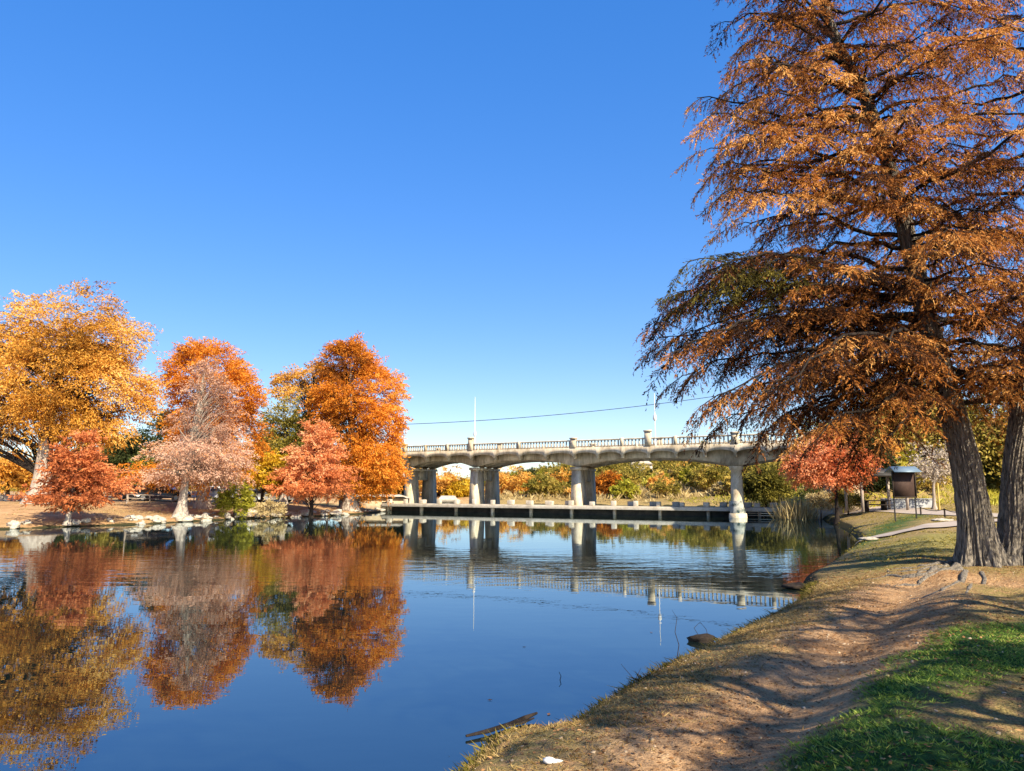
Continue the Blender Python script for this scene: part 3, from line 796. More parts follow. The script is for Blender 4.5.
# ------------------------------------------------------------------ low dam with guard blocks
D1 = np.array([-13.9, 81.8]); D2 = np.array([24.6, 61.2]); Ld = float(np.linalg.norm(D2 - D1)); f1 = (D2 - D1) / Ld; f2 = np.array([-f1[1], f1[0]])
if f2[1] < 0: f2 = -f2
DO = (D1[0], D1[1], 0)
dam = empty('low_dam', DO, 'long low concrete dam walkway with pale guard blocks along its edge', 'dam')
def dp(s, t, z):
    q = D1 + f1 * s + f2 * t
    return (q[0], q[1], z)
def dbox(a, s, t, z, ls, lt, h):
    a.box(dp(s, t, z), (ls, lt, h), axes=(f1, f2))
a = Acc(); dbox(a, Ld / 2, 1.2, .46, Ld, 2.4, .32); bevel(a.build('walkway_slab', M['pale_concrete'], dam, False, DO), .03)
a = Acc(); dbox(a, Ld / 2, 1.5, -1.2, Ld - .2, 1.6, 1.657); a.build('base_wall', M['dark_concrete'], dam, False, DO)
g = np.random.default_rng(4)
nb = 21
for i in range(nb):
    s = .8 + i * (Ld - 1.6) / (nb - 1)
    a = Acc(); dbox(a, s, .38, .783, .44 * g.uniform(.75, 1.2), .40, .42 + g.uniform(-.10, .12)); bevel(a.build('guard_block', M['pale_concrete'], dam, False, DO), .04)
    if i < nb - 1 and g.random() < .8:
        a = Acc(); dbox(a, s + .5 * (Ld - 1.6) / (nb - 1), 2.1, .783, .6, .4, .40); bevel(a.build('guard_block', M['pale_concrete'], dam, False, DO), .04)
for i in range(11):
    s = .6 + i * (Ld - 1.2) / 10
    a = Acc(); dbox(a, s, .55, -1.2, .22, .5, 1.657); a.build('slab_support', M['old_concrete'], dam, False, DO)
a = Acc()
for k in range(2): dbox(a, Ld - 3.2, -.12, .12 + .18 * k, 6.0, .08, .07)
a.build('pipe_rail', M['old_concrete'], dam, False, DO)
a = Acc(); a.box((D2[0] + .4, D2[1] - .2, -.3), (3.2, 2.6, .98), axes=(f1, f2)); bevel(a.build('end_ramp', M['pale_concrete'], dam, False, DO), .05)

# ------------------------------------------------------------------ paths
def strip(name, pts, width, m, lift=.03):
    P = np.array([(p[0], p[1]) if len(p) == 3 else tuple(drop(*p)[:2]) for p in pts])
    tt = np.linspace(0, 1, 50); seg = np.linspace(0, 1, len(P))
    X = np.interp(tt, seg, P[:, 0]); Y = np.interp(tt, seg, P[:, 1])
    tg = np.stack([np.gradient(X), np.gradient(Y)], 1); tg = unit(tg); nn = np.stack([-tg[:, 1], tg[:, 0]], 1)
    nw = 9; V = []
    for k in range(nw):
        f = (k / (nw - 1) - .5) * width
        x = X + nn[:, 0] * f; y = Y + nn[:, 1] * f
        V.append(np.stack([x, y, hterr(x, y) + lift], 1))
    V = np.stack(V, 1); n = 50
    Q = [(i * nw + j, i * nw + j + 1, (i + 1) * nw + j + 1, (i + 1) * nw + j) for i in range(n - 1) for j in range(nw - 1)]
    a = Acc(); a.add(V.reshape(-1, 3), Q)
    return tag(a.build(name, m, None, True), kind='structure')
strip('path', [(26.0, 60.5, 0), (25.3, 54, 0), (885, 509), (930, 513), (1010, 517), (1120, 520)], 3.0, M['path'], .04)
strip('path', [(872, 540), (890, 535), (925, 528), (970, 523), (1050, 520), (1120, 521)], 1.5, M['path'], .06)

# ------------------------------------------------------------------ notice board on the right bank
kb = drop(906, 519.5)
kb.z = hz(kb.x, kb.y)
K = kb.y / F
kiosk = empty('notice_board', kb, 'brown wooden notice board on two slim posts with a blue grey tin roof', 'notice board')
for sx in (-1, 1):
    a = Acc(); a.tube([(sx * 10.5 * K, 0, -.2), (sx * 10.5 * K, 0, 44 * K)], .035, 8); a.build('post', M['post'], kiosk, True)
a = Acc(); a.box((0, 0, 21 * K), (22 * K, .07, 26 * K)); a.build('panel', M['brown'], kiosk)
a = Acc()
for z in (21 * K, 46 * K): a.box((0, -.05, z), (23 * K, .05, .07))
for sx in (-1, 1): a.box((sx * 11.2 * K, -.05, 21 * K), (.06, .052, 26 * K))
a.build('panel_frame', M['wood'], kiosk)
a = Acc(); w = 13.5 * K; zz = 46.5 * K
a.add([(-w, -.55, zz), (w, -.55, zz), (w * .93, 0, zz + 5.5 * K), (-w * .93, 0, zz + 5.5 * K), (-w, .55, zz), (w, .55, zz),
       (-w, -.55, zz - .03), (w, -.55, zz - .03), (w * .93, 0, zz + 5.5 * K - .03), (-w * .93, 0, zz + 5.5 * K - .03), (-w, .55, zz - .03), (w, .55, zz - .03)],
      [(0, 1, 2, 3), (3, 2, 5, 4), (7, 6, 9, 8), (8, 9, 10, 11), (0, 6, 7, 1), (4, 5, 11, 10), (0, 3, 9, 6), (3, 4, 10, 9), (1, 7, 8, 2), (2, 8, 11, 5)])
a.build('roof', M['tinroof'], kiosk)

# shelter with a grey wall behind the board
sb = at(876, 500, 51); sb.z = hz(sb.x, sb.y)
sh_ = empty('picnic_shelter', sb, 'small open park shelter with dark roof behind the notice board', 'shelter')
a = Acc(); a.box((0, 0, 2.3), (3.4, 3, .12)); a.box((0, 0, 2.423), (3.0, 2.6, .45), taper=.2); a.build('roof', M['post'], sh_)
for sx in (-1, 1):
    for sy in (-1, 1):
        a = Acc(); a.box((sx * 1.45, sy * 1.2, 0), (.14, .14, 2.298)); a.build('post', M['palebark'], sh_)
a = Acc(); a.box((0, .2, .68), (1.8, .8, .06)); a.box((0, -.55, .42), (1.8, .28, .05)); a.box((0, .95, .42), (1.8, .28, .05))
a.box((-.6, .2, 0), (.1, .7, .678)); a.box((.6, .2, 0), (.1, .7, .678))
pt = a.build('picnic_table', M['wood'], None, False, None); pt.location = sb; tag(pt, 'dark picnic table under the open park shelter', 'picnic table')
wb = at(908, 503, 53); wb.z = hz(wb.x, wb.y)
a = Acc(); a.box((0, 0, -.2), (3.5, .35, .78), rot=-.05); a.box((0, 0, .583), (3.6, .45, .08), rot=-.05)
o = a.build('retaining_wall', M['greywall'], None); o.location = wb; tag(bevel(o), 'low grey blue stone wall behind the notice board', 'wall')
yb = at(939, 503, 49); yb.z = hz(yb.x, yb.y)
a = Acc(); a.tube([(0, 0, -.2), (0, 0, 1.65), (0, 0, 1.7)], [.06, .055, .03], 8); o = a.build('tree_stake', M['yellowpost'], None, True); o.location = yb
tag(o, 'yellow timber stake beside the small bare tree', 'stake')
# rope fence by the board
rope = empty('rope_fence', drop(921, 516), 'low dark rope fence running right from the notice board', 'fence')
pr = [drop(921, 515), drop(945, 517.5), drop(968, 519)]
for i, q in enumerate(pr):
    z = hz(q.x, q.y); a = Acc(); a.tube([(q.x, q.y, z - .1), (q.x, q.y, z + .45)], .04, 6); a.build('post', M['wood'], rope, False, rope.location)
for i in range(2):
    A_, B_ = pr[i], pr[i + 1]; tt = np.linspace(0, 1, 10)[:, None]
    pts = np.array(A_) * (1 - tt) + np.array(B_) * tt; pts[:, 2] += .42 - (.5 * tt * (1 - tt))[:, 0]
    a = Acc(); a.tube(pts, .02, 4); a.build('rope', M['wood'], rope, False, rope.location)

# ------------------------------------------------------------------ left bank bits: cars, rail fence, wall, lamp, houses
def car(label, px, py, d, paint, rz, suv=True):
    q = at(px, py, d); q.z = hz(q.x, q.y)
    r = empty('parked_car', q, label, 'car', 'cars parked behind the left bank', rz)
    h = 1.0 if suv else .85; top = 1.72 if suv else 1.42
    xs = [-2.2, -2.1, -1.2, 1.2, 2.05, 2.2]
    prof = [(-2.25, .35), (-2.2, .85), (-1.9, h), (1.0, h), (2.0, h - .12), (2.2, .7), (2.2, .35)]
    def extr(pr_, y0, y1, inset=0):
        a = Acc(); n = len(pr_)
        V = [(x, y0, z) for x, z in pr_] + [(x, y1, z) for x, z in pr_]
        Q = [(i, (i + 1) % n, n + (i + 1) % n, n + i) for i in range(n)]
        for i in range(1, n - 2, 1):
            if i % 2 == 1 and i + 2 <= n - 1 + 0:
                Q.append((0, i, i + 1, min(i + 2, n - 1))); Q.append((n, n + min(i + 2, n - 1), n + i + 1, n + i))
        a.add(V, Q); return a
    o = extr(prof + [(0, .33)], -.88, .88).build('body', M[paint], r); bevel(o, .06)
    cab = [(-1.85 if suv else -1.4, h + .003), (-1.6 if suv else -1.0, top), (.35, top), (1.05, h + .003)]
    a = Acc(); n = 4
    V = [(x, -.82 if z < 1.2 else -.66, z) for x, z in cab] + [(x, .82 if z < 1.2 else .66, z) for x, z in cab]
    a.add(V, [(0, 1, 5, 4), (1, 2, 6, 5), (2, 3, 7, 6), (3, 0, 4, 7), (0, 3, 2, 1), (4, 5, 6, 7)])
    bevel(a.build('cabin', M[paint], r), .05)
    a = Acc()
    for sy in (-1, 1):
        y0, y1 = sy * .835, sy * .69
        for xa, xb, xc, xd in ((-1.45, -.45, -.45, -1.35), (-.35, .75, .3, -.35)):
            a.add([(xa, y0, h + .06), (xb, y0, h + .06), (xc, y1, top - .1), (xd, y1, top - .1)], [(0, 1, 2, 3)])
    a.add([(1.02, -.72, h + .07), (1.02, .72, h + .07), (.42, .6, top - .06), (.42, -.6, top - .06)], [(0, 1, 2, 3)])
    a.build('window_glass', M['glass'], r)
    for sx in (-1.4, 1.4):
        for sy in (-.86, .86):
            a = Acc(); a.tube([(sx, sy - .1, .34), (sx, sy + .1, .34)], .34, 14)
            w_ = a.build('wheel', M['tyre'], r)
            a = Acc(); s_ = 1 if sy > 0 else -1; a.tube([(sx, sy + s_ * .095, .34), (sx, sy + s_ * .125, .34)], .2, 10); a.build('rim', M['silvercar'], w_)
    for sy in (-.7, .7):
        a = Acc(); a.box((2.17, sy, .62), (.12, .28, .16)); a.build('headlight', M['whitepaint'], r)
        a = Acc(); a.box((-2.23, sy, .7), (.1, .2, .2)); a.build('tail_light', M['redtail'], r)
    return r
car('dark sport utility car parked in the shade left of the pink tree', 163, 491, 70, 'darkpaint', .15)
car('dark sedan parked in the shade close to the lamp post', 141, 491, 73, 'darkpaint', .1, False)
car('white sedan parked behind the trunk of the tall orange tree', 218, 491, 76, 'whitecar', -.1, False)
car('silver sedan parked under the bright yellow tree', 272, 494, 74, 'silvercar', .1, False)
fr_ = empty('rail_fence', drop(125, 500), 'low grey pipe rail fence in front of the parked cars', 'fence')
fx = [at(x, 498, 66) for x in (128, 150, 172, 194, 216)]
for q in fx:
    z = hz(q.x, q.y); a = Acc(); a.tube([(q.x, q.y, z - .1), (q.x, q.y, z + .72)], .05, 6); a.build('post', M['palebark'], fr_, False, fr_.location)
for hgt in (.66, .35):
    a = Acc(); a.tube([(q.x, q.y, hz(q.x, q.y) + hgt) for q in fx], .04, 6); a.build('rail', M['palebark'], fr_, False, fr_.location)
lp = at(127, 499, 64); lp.z = hz(lp.x, lp.y)
r = empty('lamp_post', lp, 'thin park lamp post beside the golden giant tree', 'lamp post')
a = Acc(); a.tube([(0, 0, -.2), (0, 0, 3.1)], [.06, .04], 8); a.build('pole', M['palebark'], r, True)
a = Acc(); a.tube([(0, 0, 3.1), (0, 0, 3.2), (0, 0, 3.4), (0, 0, 3.5)], [.06, .17, .17, .03], 8); a.build('lantern', M['post'], r, True)
wl = at(2, 498, 64); wl.z = hz(wl.x, wl.y)
a = Acc()
g = np.random.default_rng(8)
for i in range(14): a.box((-5 + i * .62, g.uniform(-.05, .05), -.1), (.60, .5, .6 + g.uniform(-.08, .08)))
o = a.build('stone_wall', M['rock'], None); o.location = wl; tag(bevel(o, .05), 'low rubble stone wall at the left edge under the golden giant', 'wall')
lw = empty('sunlit_lawn', (0, 0, 0)); bpy.data.objects.remove(lw)

def house(name, label, px, py, d, w, h, dep, rh, wallm, roofm, rz=0):
    q = at(px, py, d); q.z = max(hz(q.x, q.y), 0) - .2
    r = empty(name, q, label, 'building', None, rz)
    a = Acc(); a.box((0, 0, 0), (w, dep, h)); a.build('wall', M[wallm], r)
    a = Acc(); e = .3
    V = [(-w / 2 - e, -dep / 2 - e, h), (w / 2 + e, -dep / 2 - e, h), (w / 2 + e, dep / 2 + e, h), (-w / 2 - e, dep / 2 + e, h), (-w / 2 + w * .12, 0, h + rh), (w / 2 - w * .12, 0, h + rh)]
    V = [(x, y, z + .003) for x, y, z in V]
    a.add(V, [(0, 1, 5, 4), (2, 3, 4, 5), (0, 3, 2, 1), (0, 4, 3, 3), (1, 2, 5, 5)][:3])
    a.add([V[0], V[4], V[3], tuple((np.array(V[0]) + np.array(V[3])) / 2), V[1], tuple((np.array(V[1]) + np.array(V[2])) / 2), V[2], V[5]], [(0, 3, 2, 1), (4, 7, 6, 5)])
    a.build('roof', M[roofm], r)
    n = max(2, int(w / 3))
    for i in range(n):
        x = -w / 2 + (i + .5) * w / n
        a = Acc(); a.box((x, -dep / 2 - .02, h * .4), (min(1.2, w / n * .5), .05, h * .35)); wd = a.build('window', M['glass'], r)
    return r
house('pavilion', 'pale pyramid roofed hut on the far bank between the two left bridge piers', 448, 503, 112, 2.6, .6, 2.6, .9, 'pale_concrete', 'pale_concrete')
house('hill_house', 'small white house among scrub on the slope under the bridge', 641, 478, 168, 4.4, 2.4, 4, 1.0, 'whitepaint', 'pale_concrete')
house('hill_house', 'wide pale flat building on the hilltop right under the bridge soffit', 671, 466, 262, 15, 4.6, 9, .5, 'pale_concrete', 'whitepaint')
house('long_building', 'long low brown roofed building on the far horizon under the bridge', 536, 484, 300, 26, 4.4, 10, 1.4, 'stone', 'stone')
house('park_house', 'low beige building behind the domed orange tree by the bridge end', 375, 499, 84, 7, 1.5, 4, .4, 'stone', 'pale_concrete')
house('park_house', 'pale green low building behind the yellow tree', 248, 491, 92, 7, 1.7, 4, .3, 'l_ygreen' if 0 else 'greywall', 'greywall')

# ------------------------------------------------------------------ rocks
def rockmesh(seed, name='shore_rock'):
    g = np.random.default_rng(seed)
    nu, nv = 12, 8; V = []
    ph = g.uniform(0, 6, 6)
    for j in range(nv + 1):
        th = math.pi * j / nv
        for i in range(nu):
            f = 2 * math.pi * i / nu
            x, y, z = math.sin(th) * math.cos(f), math.sin(th) * math.sin(f), math.cos(th)
            r = 1 + .22 * math.sin(3 * x + ph[0]) + .18 * math.sin(4 * y + ph[1]) + .18 * math.sin(5 * z + ph[2]) + .08 * math.sin(9 * x + 7 * y + ph[3])
            V.append((x * r, y * r * .8, max(z * r, -.3) * .62))
    Q = [(j * nu + i, j * nu + (i + 1) % nu, (j + 1) * nu + (i + 1) % nu, (j + 1) * nu + i) for j in range(nv) for i in range(nu)]
    a = Acc(); a.add(V, [q[::-1] for q in Q])
    return a.build(name, M['rock'])
rocks = [rockmesh(i) for i in range(6)]
g = np.random.default_rng(77)
LE = np.array([(p[0], p[1]) for p in left_edge]); seg = np.linspace(0, 1, len(LE))
# density along the shore, given by pixel column
spots = []
for x0, x1, n in ((2, 30, 7), (66, 88, 8), (128, 200, 26), (200, 262, 30), (262, 300, 12), (300, 384, 34), (108, 126, 2)):
    for _ in range(n):
        spots.append(g.uniform(x0, x1))
pxs = np.array([0, 60, 110, 150, 200, 250, 300, 340, 372, 385])
for i, px in enumerate(spots):
    ex = np.interp(px, pxs, LE[:, 0]); ey = np.interp(px, pxs, LE[:, 1])
    off = abs(g.normal()) * .9 + g.uniform(-.2, .5)
    nrm = np.array([-.45, .9]); x, y = np.array([ex, ey]) + nrm * off
    o = rocks[i] if i < 6 else rocks[int(g.integers(6))].copy()
    if i >= 6: COL.objects.link(o)
    s = float(np.clip(g.lognormal(-1.4, .42), .12, .55))
    if 66 < px < 88: s *= 1.25
    o.location = (x, y, hz(x, y) + s * .1); o.scale = (s, s, s); o.rotation_euler = (g.uniform(-.3, .3), g.uniform(-.3, .3), g.uniform(0, 6.28))
    tag(o, 'pale limestone rock in the broken line of rocks along the left shore', 'rock', 'pale rocks lining the left shore')
# near bank rocks
def place_rock(label, px, py, s, z=None, mt=None, sc=(1, 1, 1), cat='rock', name='bank_rock'):
    q = drop(px, py); o = rocks[int(g.integers(6))].copy()
    o.name = name; COL.objects.link(o); 
    o.location = (q.x, q.y, (hz(q.x, q.y) if z is None else z) + s * .05); o.scale = (s * sc[0], s * sc[1], s * sc[2]); o.rotation_euler = (0, 0, g.uniform(-.3, .3))
    if mt:
        o.data = o.data.copy(); o.data.materials.clear(); o.data.materials.append(M[mt])
    tag(o, label, cat); o.pop('group', None) if 'group' in o else None
    return o
place_rock('white stone on the bank edge at the bottom of the view', 553, 764, .055, name='white_stone', mt='whitepaint')
place_rock('dark brown lump of driftwood in the water off the near bank', 701, 642, .22, z=0, mt='wood', sc=(.95, .6, .65), cat='driftwood', name='driftwood_lump')
place_rock('flat pale rock at the water edge by the green grass', 873, 540, .32, mt='rock', sc=(1.3, .7, .5))
place_rock('small dark rock on the point of the near bank', 803, 589, .28, z=.02, mt='wood', sc=(1.4, .8, .6))
place_rock('pale stone slab beside the notice board path', 915, 503, .5, mt='rock', sc=(1.8, .6, .4))
place_rock('flat rock mound on the lawn right of the notice board', 945, 521, .35, mt='rock', sc=(1.5, .6, .5))

# driftwood sticks in water
def stick(name, label, pts, rad, mt='wood', zs=None, cat='branch'):
    P = [gp(x, y, z) for x, y, z in pts]; a = Acc()
    a.tube([tuple(p) for p in P], rad, 6)
    o = a.build(name, M[mt], None, True, tuple(P[0])); tag(o, label, cat); return o
o = stick('driftwood_branch', 'long dark driftwood branch floating near the bottom edge', [(466, 736, .03), (488, 731, .035), (510, 724, .03), (525, 718, .045), (537, 713, .06)], [.012, .022, .022, .026, .012])
a = Acc(); P = [gp(x, y, z) - o.location for x, y, z in [(506, 726, .03), (522, 723, .03), (534, 718, .05)]]; a.tube([tuple(p) for p in P], [.012, .015, .008], 6); a.build('side_shoot', M['wood'], o, True)
o = stick('twig', 'thin bare twig standing in water left of the driftwood lump', [(677, 658, 0), (679, 645, .10), (675, 632, .20), (677, 618, .33), (672, 610, .40)], [.006, .006, .005, .004, .002])
stick('twig', 'short dark twig poking out of the open water', [(559, 684, -.05), (561, 676, .05), (559, 672, .09)], [.006, .005, .003])
o = stick('twig', 'forked bare twig at the grassy edge of the near bank', [(633, 686, .0), (637, 676, .10), (641, 668, .18)], [.006, .004, .002])
a = Acc(); P = [gp(x, y, z) - o.location for x, y, z in [(635, 680, .05), (626, 670, .14), (621, 664, .2)]]; a.tube([tuple(p) for p in P], [.004, .003, .002], 5); a.build('fork', M['wood'], o, True)
o = stick('twig', 'curled twig arching above the driftwood lump', [(699, 636, .08), (694, 628, .16), (700, 622, .22), (706, 629, .16), (708, 636, .1)], [.005, .004, .004, .004, .004])
for i, (x, y) in enumerate(((522, 647), (548, 715), (756, 592), (763, 603), (650, 632), (487, 700))):
    q = gp(x, y, .006); a = Acc(); th = i * 1.3
    a.leaves([tuple(q)], [(math.cos(th) * .07, math.sin(th) * .07, .004)], [(-math.sin(th) * .02, math.cos(th) * .02, .002)], [.3])
    tag(a.build('floating_leaf', M['litter'], None, False, tuple(q), True), 'single brown leaf floating on open water', 'leaf', 'leaves floating on the river')

# ------------------------------------------------------------------ the big cypress
CB = drop(988, 565); CD = CB.y
print('cypress base', CB)
def ctr(px, py, dd=0): return np.array(at(px, py, CD + dd))
def spline(P, n):
    P = np.array(P, float); m_ = len(P); t = np.linspace(0, m_ - 1, n); out = []
    for v in t:
        i = min(int(v), m_ - 2); f = v - i
        p0, p1, p2, p3 = P[max(i - 1, 0)], P[i], P[i + 1], P[min(i + 2, m_ - 1)]
        out.append(.5 * ((2 * p1) + (-p0 + p2) * f + (2 * p0 - 5 * p1 + 4 * p2 - p3) * f * f + (-p0 + 3 * p1 - 3 * p2 + p3) * f ** 3))
    return np.array(out)
root = empty('bald_cypress', CB, 'huge rust brown cypress with two furrowed trunks overhanging the right bank', 'tree')
T1 = spline([ctr(982, 574), ctr(976, 530), ctr(970, 490), ctr(961, 445), ctr(946, 390, .1), ctr(927, 320, .2), ctr(910, 250, .3), ctr(893, 180, .3), ctr(866, 100, .2), ctr(832, 30, 0), ctr(808, -60, 0), ctr(798, -130, 0)], 120)
T2 = spline([ctr(1016, 572, .3), ctr(1019, 530, .3), ctr(1020, 480, .35), ctr(1024, 430, .4), ctr(1034, 350, .5), ctr(1046, 270, .6), ctr(1052, 180, .6), ctr(1050, 80, .5), ctr(1046, -20, .5), ctr(1042, -140, .4)], 120)
def bigtrunk(path, r0, seed, lob):
    n = len(path); ns = 160; h = (path[:, 2] - path[0, 2])
    g = np.random.default_rng(seed); ph = np.arange(ns) / ns * 2 * math.pi
    V = []
    H = h[-1]
    pz = g.uniform(0, 6, 20)
    for i in range(n):
        hh = h[i]; r = r0 * (1 - .88 * (hh / H) ** .75) * (1 + .8 * math.exp(-hh / .40))
        fl = math.exp(-hh / .6)
        rr = r * (1 + (.05 + .20 * fl) * np.sin(lob * ph + pz[0] + .15 * hh) + (.03 + .06 * fl) * np.sin((lob * 2 + 1) * ph + pz[1]))
        rr = rr + .030 * (r / r0) * (np.abs(np.sin(13 * ph + 1.3 * np.sin(hh * 1.7 + pz[2]) + pz[3])) + .7 * np.abs(np.sin(21 * ph + 2 * np.sin(hh * 2.3 + pz[4])))) 
        rr = rr + .010 * np.sin(37 * ph + 5 * np.sin(3.1 * hh)) + .007 * np.sin(59 * ph + 4 * np.sin(4.3 * hh + 1))
        V.append(np.stack([path[i, 0] + rr * np.cos(ph), path[i, 1] + rr * np.sin(ph), np.full(ns, path[i, 2])], 1))
    V = np.concatenate(V)
    i = np.arange(n - 1)[:, None] * ns; j = np.arange(ns)[None]; k = (j + 1) % ns
    Q = np.stack([i + j, i + k, i + ns + k, i + ns + j], -1).reshape(-1, 4)
    a = Acc(); a.add(V, Q); return a
bigtrunk(np.concatenate([spline(T1[:40], 90), T1[40:]]), .315, 1, 5).build('trunk', M['bark'], root, True, CB)
bigtrunk(np.concatenate([spline(T2[:40], 90), T2[40:]]), .37, 2, 5).build('trunk', M['bark'], root, True, CB)
# surface roots
g = np.random.default_rng(9)
for k, (ends, r) in enumerate([([(958, 566), (925, 575), (885, 577), (850, 583), (822, 590)], .13), ([(960, 570), (925, 582), (880, 586), (845, 595)], .10), ([(965, 572), (945, 590), (905, 600), (860, 603)], .09),
                       ([(955, 563), (920, 567), (890, 570), (868, 576)], .10), ([(985, 573), (968, 588), (935, 604), (895, 612)], .07), ([(950, 566), (905, 572), (870, 570), (840, 578)], .08), ([(940, 570), (905, 579), (880, 590), (835, 606)], .06)]):
    P = []
    for j, (x, y) in enumerate(ends):
        q = drop(x, y); P.append((q.x, q.y, hz(q.x, q.y) - r * .15 - .05 * (j == len(ends) - 1)))
    P = spline(P, 24); P += np.stack([.05 * np.sin(np.arange(24) * 1.3 + k), .05 * np.cos(np.arange(24) * 1.7), .02 * np.sin(np.arange(24) * 1.1)], 1)
    P[:, 2] = hterr(P[:, 0], P[:, 1]) - r * .05 - np.linspace(0, .05, 24)
    a = Acc(); a.tube(P, np.linspace(r * .62, r * .2, 24) * (1 + .25 * np.sin(np.arange(24) * 1.9)), 8); a.build('root', M['bark'], root, True, CB)

class Crown:
    def __init__(s, seed):
        s.g = np.random.default_rng(seed); s.br = Acc(); s.P = []; s.D = []; s.W = []; s.t = []; s.tw = [[], [], []]
    def spray(s, p, d, L, tone):
        """one drooping secondary with hanging feathery twigs"""
        g = s.g; n = max(5, int(L / .038)); t = np.linspace(.08, 1, n)
        dr = L * (.15 + .4 * g.random())
        base = p + d * L * t[:, None]; base[:, 2] -= dr * t ** 2
        tip = np.array([p, p + d * L * .5 - np.array([0, 0, dr * .25]), p + d * L - np.array([0, 0, dr])])
        s.br.tube(tip, [.013, .008, .003], 3)
        side = np.cross(d, [0, 0, 1.]); side /= np.linalg.norm(side) + 1e-9
        sg = np.where(np.arange(n) % 2 == 0, 1., -1.)
        td = d * .55 + side * (sg * (.75 + .3 * g.random(n)))[:, None] + g.normal(size=(n, 3)) * .22
        td[:, 2] -= .25 + .75 * g.random(n)
        td = unit(td); tl = (.14 + .40 * g.random(n) ** 1.2) * (1.15 - .4 * t)
        s.tw[0].append(base); s.tw[1].append(td * tl[:, None]); s.tw[2].append(unit(np.cross(td, g.normal(size=(n, 3)))) * .004)
        per = 17
        u = g.random((n, per)) * .95 + .05
        Pp = base[:, None] + td[:, None] * (u * tl[:, None])[..., None]; Pp[..., 2] -= (u ** 2) * tl[:, None] * .25
        ls = unit(np.cross(td, g.normal(size=(n, 3))))
        sgn = np.sign(g.normal(size=(n, per)))
        Dd = td[:, None] * 1.0 + ls[:, None] * (sgn * .55)[..., None] + g.normal(size=Pp.shape) * .28; Dd[..., 2] -= .3
        ll = .045 + .055 * g.random((n, per))
        Dd = unit(Dd) * ll[..., None]
        Ww = unit(np.cross(Dd, g.normal(size=Pp.shape))) * (.007 + .005 * g.random((n, per)))[..., None]
        s.P.append(Pp.reshape(-1, 3)); s.D.append(Dd.reshape(-1, 3)); s.W.append(Ww.reshape(-1, 3))
        s.t.append(np.clip(tone + .13 * g.normal(size=(n, 1)) + .07 * g.normal(size=(n, per)), 0, 1).ravel())
    def primary(s, S, E, up=.12, r0=.07, tone=.5, dens=1.0, hang=.35, var=.24):
        g = s.g; S = np.array(S); E = np.array(E); L = np.linalg.norm(E - S)
        mid = S * .4 + E * .6 + np.array([0, 0, up * L]) + g.normal(size=3) * .05 * L
        n = max(8, int(L / .3)); path = bez(S, mid, E, n)
        path[1:-1] += g.normal(size=(n - 2, 3)) * .045 + .12 * np.sin(np.linspace(0, 7, n - 2) + g.random() * 6)[:, None] * np.array([.2, .4, 1])
        s.br.tube(path, np.linspace(r0, .010, n), 6)
        k = max(4, int(L / .225 * dens))
        for i in range(k):
            t = .10 + .90 * (i + g.random()) / k; t = min(t, 1)
            f = t * (n - 1); a = int(min(f, n - 2)); p = path[a] + (path[a + 1] - path[a]) * (f - a)
            d = path[a + 1] - path[a]; d = d / np.linalg.norm(d)
            side = np.cross(d, [0, 0, 1.]); side /= np.linalg.norm(side) + 1e-9
            sg = 1 if i % 2 else -1
            out = d * (.55 + .5 * g.random()) + side * sg * (.9 if t < .93 else .15) + g.normal(size=3) * .18
            out[2] = out[2] * .6 - .08 + g.normal() * .16; out /= np.linalg.norm(out)
            out[2] -= hang * max(0, t - .35) * 1.6 * (.4 + g.random()); out /= np.linalg.norm(out)
            l2 = (.40 + .95 * g.random() ** 1.3) * (1.25 - .55 * t) * min(1, L / 3.0)
            s.spray(p, out, l2, tone + g.normal() * var)
    def build(s, root, origin, lm='hero'):
        s.br.build('branches', M['limb'], root, True, origin)
        a = Acc(); a.leaves(*[np.concatenate(x) for x in s.tw], np.full(sum(len(x) for x in s.tw[0]), .1))
        a.leaves(np.concatenate(s.P), np.concatenate(s.D), np.concatenate(s.W), np.concatenate(s.t))
        print('hero leaves', sum(len(x) for x in s.P))
        return a.build('crown', M[lm], root, False, origin, True)

C = Crown(21)
def trunkpt(T, z):
    i = int(np.argmin(abs(T[:, 2] - z))); return T[i], i / len(T)
# silhouette branches, tip in pixels
tips = [(680, 98, 118, .3), (690, 118, 135, -.8), (694, 148, 165, .8), (712, 132, 150, -1.5), (722, 172, 205, .2), (703, 195, 210, -.6), (728, 222, 235, 1.0), (700, 258, 262, .2), (688, 270, 285, -1.2),
        (664, 292, 292, .8), (655, 308, 300, -.5), (636, 322, 300, .2), (640, 338, 318, 1.0), (655, 352, 325, -1.4), (664, 376, 335, .6), (690, 402, 345, -.6), (705, 420, 352, .9), (745, 432, 360, -.2),
        (775, 420, 365, 1.3), (800, 440, 372, -1.3), (835, 452, 380, .4), (868, 440, 390, -.8), (735, 395, 350, -1.8), (770, 380, 345, -2.4),
        (722, 62, 90, .3), (738, 20, 60, -.6), (748, -10, 30, .4), (730, 45, 70, 1.2), (700, 165, 190, .4), (715, 300, 290, 1.8), (690, 340, 320, 2.0), (752, 60, 90, -1.8), (770, 10, 40, 1.4), (668, 330, 310, -.1), (720, 345, 325, -.2)]
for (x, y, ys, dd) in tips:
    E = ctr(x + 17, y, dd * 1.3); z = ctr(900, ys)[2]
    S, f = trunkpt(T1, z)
    C.primary(S, E, .11, .085 * (1 - .5 * f), (.12 if y > 240 else .46) + .18 * random.random(), 1.05 if y > 250 else .95, .28)  # low left boughs take a darker leaf tone: their shade painted in
